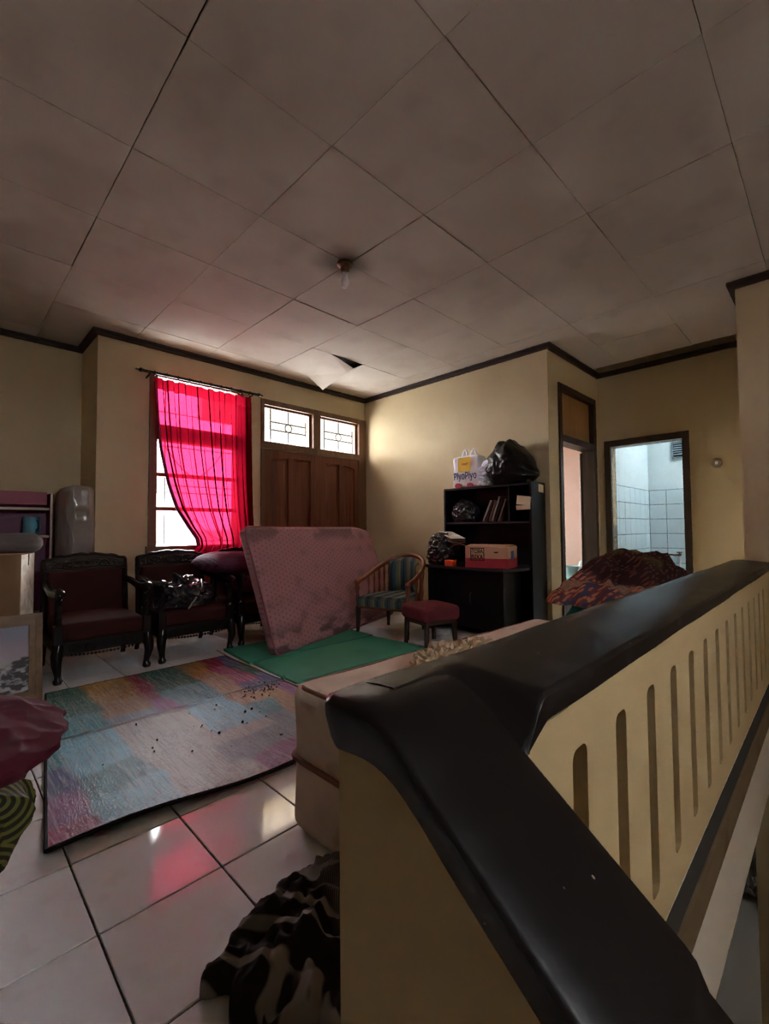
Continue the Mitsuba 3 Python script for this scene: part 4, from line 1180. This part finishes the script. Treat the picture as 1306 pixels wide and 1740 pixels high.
# things in the hutch's upper compartment
t = thing('wrapped_bundle', 'round dark bundle in glossy plastic at the left of the upper shelf', 'bundle', (4.05, 2.83, 1.082))
put('wrap', blob((0.115, 0.145, 0.135), 57, 0.022, 2.4, 0.85, 5, -0.75, 1.0), M_SHINY, t, smooth=True)
rr = random.Random(8)
for k in range(6):
    t = thing('book', ['leftmost of the six wrapped books leaning on the upper shelf', 'second from left of the six wrapped books on the upper shelf', 'third from left of the six wrapped books on the upper shelf', 'fourth from left of the six wrapped books on the upper shelf', 'fifth from left of the six wrapped books on the upper shelf', 'rightmost of the six wrapped books leaning on the upper shelf'][k], 'book', (3.965, 2.545 - 0.035 * k, 1.084), 0, 'wrapped books leaning on the upper shelf')
    hh = 0.24 + rr.uniform(-0.02, 0.02)
    m = rot(cham(0, 0.15, 0, 0.022, 0, hh, 0.002), 22 + rr.uniform(-3, 3), [1, 0, 0], (0, 0.0, 0))
    m = mv(m, 0, 0, -m.bounds[0, 2])
    put('cover', m, [M_WRAP, M_BLACKP, mat('book_brown', (0.12, 0.07, 0.05), 0.25, 0.6) if 'mat_book_brown' not in scene else 'mat_book_brown'][k % 3], t)

# pile in the lower compartment and on the desk's left
t = thing('bin_bag', 'dark plastic bag full of papers on the left of the desk top', 'bag', (3.735, 2.885, 0.650))
lb = blob((0.165, 0.14, 0.18), 53, 0.035, 2.2, 0.75, 6, -0.7, 0.9)
put('body', lb, M_SHINY, t, smooth=True)
for k in range(5):
    t = thing('magazine', ['lowest magazine of the pile on the dark bag, in clear wrapping', 'red magazine second from the bottom of the pile on the dark bag', 'brown magazine in the middle of the pile on the dark bag', 'black magazine second from the top of the pile on the dark bag', 'topmost pale magazine of the pile on the dark bag'][k], 'magazine', (3.74, 2.79, 0.905 + 0.0105 * k), 0, 'magazines on the dark bag')
    m = rot(rot(cham(-0.09, 0.09, -0.12, 0.12, 0, 0.006, 0.001), 16, [1, 0, 0]), rr.uniform(-18, 18), [0, 0, 1])
    put('cover', m, [M_WRAP, M_RED, M_CARD, M_BLACKP, M_LABEL][k], t)
t = thing('hoop', 'curved brown cane handle standing on the desk left of the printed box', 'handle', (3.66, 2.70, 0.650))
a = np.linspace(0, math.pi * 0.62, 20)
put('bow', tube(np.c_[np.zeros(20), 0.13 - 0.26 * (1 - np.cos(a)) * 0.75, 0.004 + 0.21 * np.sin(a)], 0.0065, 7), M_CHERRY, t, smooth=True)
t = thing('small_box', 'small orange red box on the front edge of the desk', 'box', (3.60, 2.70, 0.650))
put('body', cham(-0.03, 0.03, -0.05, 0.05, 0, 0.055, 0.003), M_TAPE, t)
put('lid', cham(-0.031, 0.031, -0.051, 0.051, 0.045, 0.058, 0.002), M_TAPE, t)

# printed coffee carton
cb = thing('carton', 'printed coffee carton lettered TORA BIKA with a red lower half on the desk', 'box', (3.745, 2.33, 0.650), -78)
w2, d2, h2 = 0.205, 0.14, 0.195
put('body', cham(-w2, w2, -d2, d2, 0, h2, 0.002), M_CARDP, cb)
put('flap', rot(cham(-w2, w2, -d2, 0.0, h2, h2 + 0.004, 0.001), 7, [1, 0, 0], (0, -d2, h2)), M_CARDP, cb)
put('flap', rot(cham(-w2, w2, 0.0, d2, h2, h2 + 0.004, 0.001), -7, [1, 0, 0], (0, d2, h2)), M_CARDP, cb)
put('print_band', cat_(cham(-w2, w2, -d2 - 0.0012, -d2, 0.0, 0.088, 0.0004), cham(w2, w2 + 0.0012, -d2, d2, 0.0, 0.088, 0.0004)), M_CARDR, cb, label='red printed band')
fr_ = sbox(-0.150, 0.066, -0.015, 0.186)
put('logo_frame', mv(upright(extr(fr_.difference(fr_.buffer(-0.007)), 0.0012)), 0, -d2 - 0.0024, 0), M_INK, cb)
for txt, z in (('TORA', 0.134), ('BIKA', 0.081)):
    tx = meshkit.text_mesh(txt, 0.040, 0.0012, True)
    tx = mv(tx, -tx.bounds[:, 0].mean(), 0, 0)
    tx.apply_scale([0.112 / (tx.bounds[1, 0] - tx.bounds[0, 0]), 1, 1])
    put('lettering', mv(upright(tx), -0.0825, -d2 - 0.0024, z), M_INK, cb, label='black TORA BIKA lettering')
put('tape_mark', cham(0.08, 0.115, -d2 - 0.0012, -d2, 0.140, 0.152, 0.0004), M_INK, cb)
side_print = sbox(-0.05, 0.075, 0.035, 0.155)
m = extr(side_print, 0.0012)
v = m.vertices.copy()
m.vertices = np.stack([w2 + v[:, 2], v[:, 0], v[:, 1]], 1)
put('side_print', m, M_BLUEINK, cb)

# ------------------------------------------------------------------ left corner
sh = thing('shelf_unit', 'pink and plum wall shelf with cream edges in the left corner', 'shelf', (0, 5.0, 0))
put('back_board', bx(-0.55, 0.72, 0.16, 0.175, 0.3, 1.36), M_PURPSH, sh)
put('top_board', cham(-0.55, 0.70, -0.02, 0.0, 1.255, 1.37, 0.003), M_PINKSH, sh)
for z in (1.228, 0.985):
    put('shelf_board', cham(-0.55, 0.715, -0.03, 0.16, z - 0.018, z, 0.002), M_PINKSH, sh)
    put('edging', cham(-0.55, 0.717, -0.036, -0.029, z - 0.02, z + 0.002, 0.001), M_CREAME, sh)
put('lower_board', cham(-0.55, 0.70, -0.02, 0.0, 0.90, 0.965, 0.003), M_PINKSH, sh)
put('side_panel', cham(0.72, 0.745, -0.03, 0.175, 0.002, 1.36, 0.003), M_PURPSH, sh)
put('edging', cham(0.722, 0.74, -0.038, -0.029, 0.01, 1.36, 0.002), M_CREAME, sh)
mug = thing('mug', 'blue mug standing on the pink shelf', 'mug', (0.60, 5.045, 0.987))
put('cup', lathe([(0, 0.0), (0.058, 0.0), (0.062, 0.01), (0.060, 0.165), (0.054, 0.165), (0.054, 0.012), (0, 0.010)], 28), M_CYAN, mug, smooth=30)
put('handle', tube([(0.03, -0.055, 0.13), (0.04, -0.085, 0.12), (0.045, -0.09, 0.075), (0.035, -0.075, 0.045), (0.025, -0.056, 0.045)], 0.008, 8), M_CYAN, mug, smooth=True)

rl = thing('wrapped_roll', 'tall grey mattress roll in plastic wrap standing in the corner by the wall step', 'roll', (0.868, 4.80, 0), 0)
ro = as_mesh(MF(rbox(-0.105, 0.105, -0.30, 0.28, 0.002, 1.41, 0.07, 24)).refine_to_length(0.03))
v = ro.vertices
rg = 1 - np.abs(2 * meshkit.noise(v * [9, 9, 6] + 4, 8) - 1)
dn = np.c_[v[:, :2] / (np.linalg.norm(v[:, :2], axis=1, keepdims=True) + 1e-9), v[:, 2:] * 0]
v += dn * ((rg - 0.5) * 0.030 + (meshkit.fbm(v * 4, 3, 3) - 0.5) * 0.03)[:, None]
put('wrap', ro, M_WRAP, rl, smooth=50)

bs = thing('bolster', 'grey woven bolster lying on top of the cardboard box', 'bolster', (0, 4.13, 0.866), 0)
bo = rot(trimesh.creation.capsule(0.75, 0.072, count=[24, 24]), 90, [0, 1, 0])
put('cover', mv(bo, 0.115, 0, 0.072), M_GREYW, bs, smooth=True)

bxx = thing('cardboard_box', 'large cardboard box with a white label on its right side at the left edge', 'box', (0.41, 3.88, 0.0), -17)
put('body', cham(-0.60, 0.0, 0.0, 0.42, 0.002, 0.865, 0.004), M_CARD, bxx)
put('label', cham(0.0, 0.0015, 0.006, 0.40, 0.38, 0.860, 0.0005), M_LABEL, bxx, label='white printed label')
put('mark', cham(0.0015, 0.0025, 0.20, 0.23, 0.78, 0.86, 0.0004), M_INK, bxx)
put('flap', cham(-0.598, -0.002, 0.002, 0.418, 0.864, 0.868, 0.001), M_CARD, bxx)

pf = thing('picture_frame', 'bronze framed landscape picture leaning on the cardboard box on the floor', 'picture', (0, 3.43, 0))
fx0, fx1, fz1, bw = -0.35, 0.478, 0.52, 0.066
lean = lambda m: rot(m, -5, [1, 0, 0], (0, 0, 0))
for nm, pl, dep in (('frame', sbox(fx0, 0.0, fx1, fz1).difference(sbox(fx0 + bw, bw, fx1 - bw, fz1 - bw)), 0.022), ('moulding', sbox(fx0 + 0.010, 0.010, fx1 - 0.010, fz1 - 0.010).difference(sbox(fx0 + 0.034, 0.034, fx1 - 0.034, fz1 - 0.034)), 0.034), ('inner_moulding', sbox(fx0 + bw - 0.014, bw - 0.014, fx1 - bw + 0.014, fz1 - bw + 0.014).difference(sbox(fx0 + bw, bw, fx1 - bw, fz1 - bw)), 0.029)):
    put(nm, lean(mv(upright(extr(pl, dep)), 0, 0.022 - dep, 0.002)), M_GILT, pf)
put('picture', lean(bx(fx0 + bw - 0.01, fx1 - bw + 0.01, 0.010, 0.014, bw - 0.008, fz1 - bw + 0.012)), M_ART, pf, label='faded landscape of pale sky over rocks')

# clothes at the left edge, beside the stair head
for nm, lab, loc, rz, sz, sd, amp, fr_q, flat_, m_ in (
        ('clothes', 'grey teal clothes at the bottom of the pile at the left edge', (-0.175, 1.14, 0.0), 0, (0.25, 0.24, 0.215), 61, 0.035, 3.0, -0.8, M_GTEAL),
        ('cloth', 'folded green and black batik cloth with rings in the pile at the left edge', (-0.165, 1.14, 0.387), 10, (0.265, 0.25, 0.125), 63, 0.025, 2.4, -0.7, M_BATIKG),
        ('cloth', 'maroon cloth on top of the pile at the left edge', (-0.13, 1.13, 0.615), 0, (0.315, 0.27, 0.064), 67, 0.022, 2.4, -0.55, M_MCLOTH)):
    t = thing(nm, lab, 'cloth', loc, rz)
    q = blob(sz, sd, amp, fr_q, 0.85, 6, flat_, 1.3)
    v = q.vertices
    if sd == 67:
        v[:, 2] *= 1.0 - 0.42 * np.clip(v[:, 0] / 0.34, 0, 1)
    if sd == 63:
        v[:, 0] += 0.05 * np.exp(-((v[:, 2] - 0.15) / 0.05) ** 2) * (v[:, 0] > 0)
    put('fabric', q, m_, t, smooth=True)

t = thing('cloth', 'crumpled dark striped cloth on the floor at the foot of the newel', 'cloth', (0.70, 0.885, 0.0), 12)
put('fabric', heap(0.225, 0.215, 0.080, 71, None, 110, 90, 0.05, 14.0), M_STRIPECL, t, smooth=True)

# ------------------------------------------------------------------ beyond the two doors and below
t = thing('water_tap', 'dark brass tap on the tiled bathroom wall with a pipe below', 'tap', (7.09, 1.50, 0.64))
put('body', cat_(tube([(0.0, 0, 0), (-0.09, 0, 0.0)], 0.016, 10), tube([(-0.08, 0, 0), (-0.10, 0.05, 0.0), (-0.10, 0.10, 0.005), (-0.10, 0.12, -0.02)], 0.011, 8), tube([(-0.05, -0.03, 0.035), (-0.05, 0.03, 0.035)], 0.008, 8), tube([(-0.05, 0, 0), (-0.05, 0, 0.035)], 0.008, 8)), M_BRASS, t, smooth=40)
put('pipe', tube([(-0.012, 0.0, 0.0), (-0.012, 0.004, -0.3), (-0.012, 0.0, -0.62)], 0.011, 8), M_WHITEP, t, smooth=40)
t = thing('vent', 'small dark square vent high on the bathroom back wall', 'vent', (7.09, 1.49, 2.06))
put('frame', cat_(bx(-0.02, 0.008, -0.09, -0.075, -0.11, 0.11), bx(-0.02, 0.008, 0.055, 0.07, -0.11, 0.11), bx(-0.02, 0.008, -0.09, 0.07, 0.095, 0.11), bx(-0.02, 0.008, -0.09, 0.07, -0.11, -0.095)), mat('vent_grey', (0.10, 0.14, 0.17), 0.5, 0.4), t)
put('back', bx(0.002, 0.008, -0.075, 0.055, -0.095, 0.095), M_INK, t)
for k in range(6):
    put('slat', rot(bx(-0.014, -0.010, -0.075, 0.055, -0.075 + 0.03 * k, -0.053 + 0.03 * k), 30, [0, 1, 0], (-0.012, 0, -0.064 + 0.03 * k)), 'mat_vent_grey', t)

t = thing('low_table', 'low table seen through the side room door', 'table', (5.62, 2.42, 0))
put('top', cham(-0.30, 0.42, -0.26, 0.45, 0.36, 0.395, 0.004), mat('mint_cloth', (0.25, 0.50, 0.42), 0.7, 0.3), t)
for x in (-0.27, 0.39):
    for y in (-0.23, 0.42):
        put('leg', tube([(x, y, 0.36), (x, y, 0.0)], 0.018, 8), M_DARKW, t, smooth=40)
t = thing('bucket', 'pale blue plastic bucket on the low table in the side room', 'bucket', (5.60, 2.36, 0.395))
put('shell', lathe([(0, 0), (0.075, 0), (0.098, 0.135), (0.104, 0.14), (0.104, 0.146), (0.094, 0.146), (0.072, 0.006), (0, 0.006)], 28), mat('pale_blue', (0.45, 0.62, 0.70), 0.35, 0.5), t, smooth=30)
t = thing('bottle', 'white plastic bottle beside the pale blue bucket in the side room', 'bottle', (5.78, 2.27, 0.395))
put('body', lathe([(0, 0), (0.06, 0), (0.064, 0.01), (0.064, 0.15), (0.050, 0.19), (0.028, 0.205), (0, 0.205)], 24), M_WHITEP, t, smooth=30)
put('cap', lathe([(0, 0.205), (0.03, 0.205), (0.03, 0.24), (0, 0.242)], 20), M_CREAME, t, smooth=30)

t = thing('dark_bundle', 'dark plastic covered bundle down on the lower floor below the stairwell edge', 'bundle', (6.3, 0.90, -2.8))
put('cover', blob((0.34, 0.34, 0.50), 83, 0.10, 3.0, 0.7, 5, -0.7, 1.6), M_SHINY, t, smooth=True)
t = thing('cable', 'thin dark cable sagging along the stairwell wall below the rail', 'cable')
a = np.linspace(0, 1, 16)
put('wire', tube(np.c_[np.full(16, XP - 0.006), 0.46 - 0.9 * a, -0.78 - 0.10 * np.sin(a * math.pi * 0.8)], 0.004, 6), M_IRON, t, smooth=True)
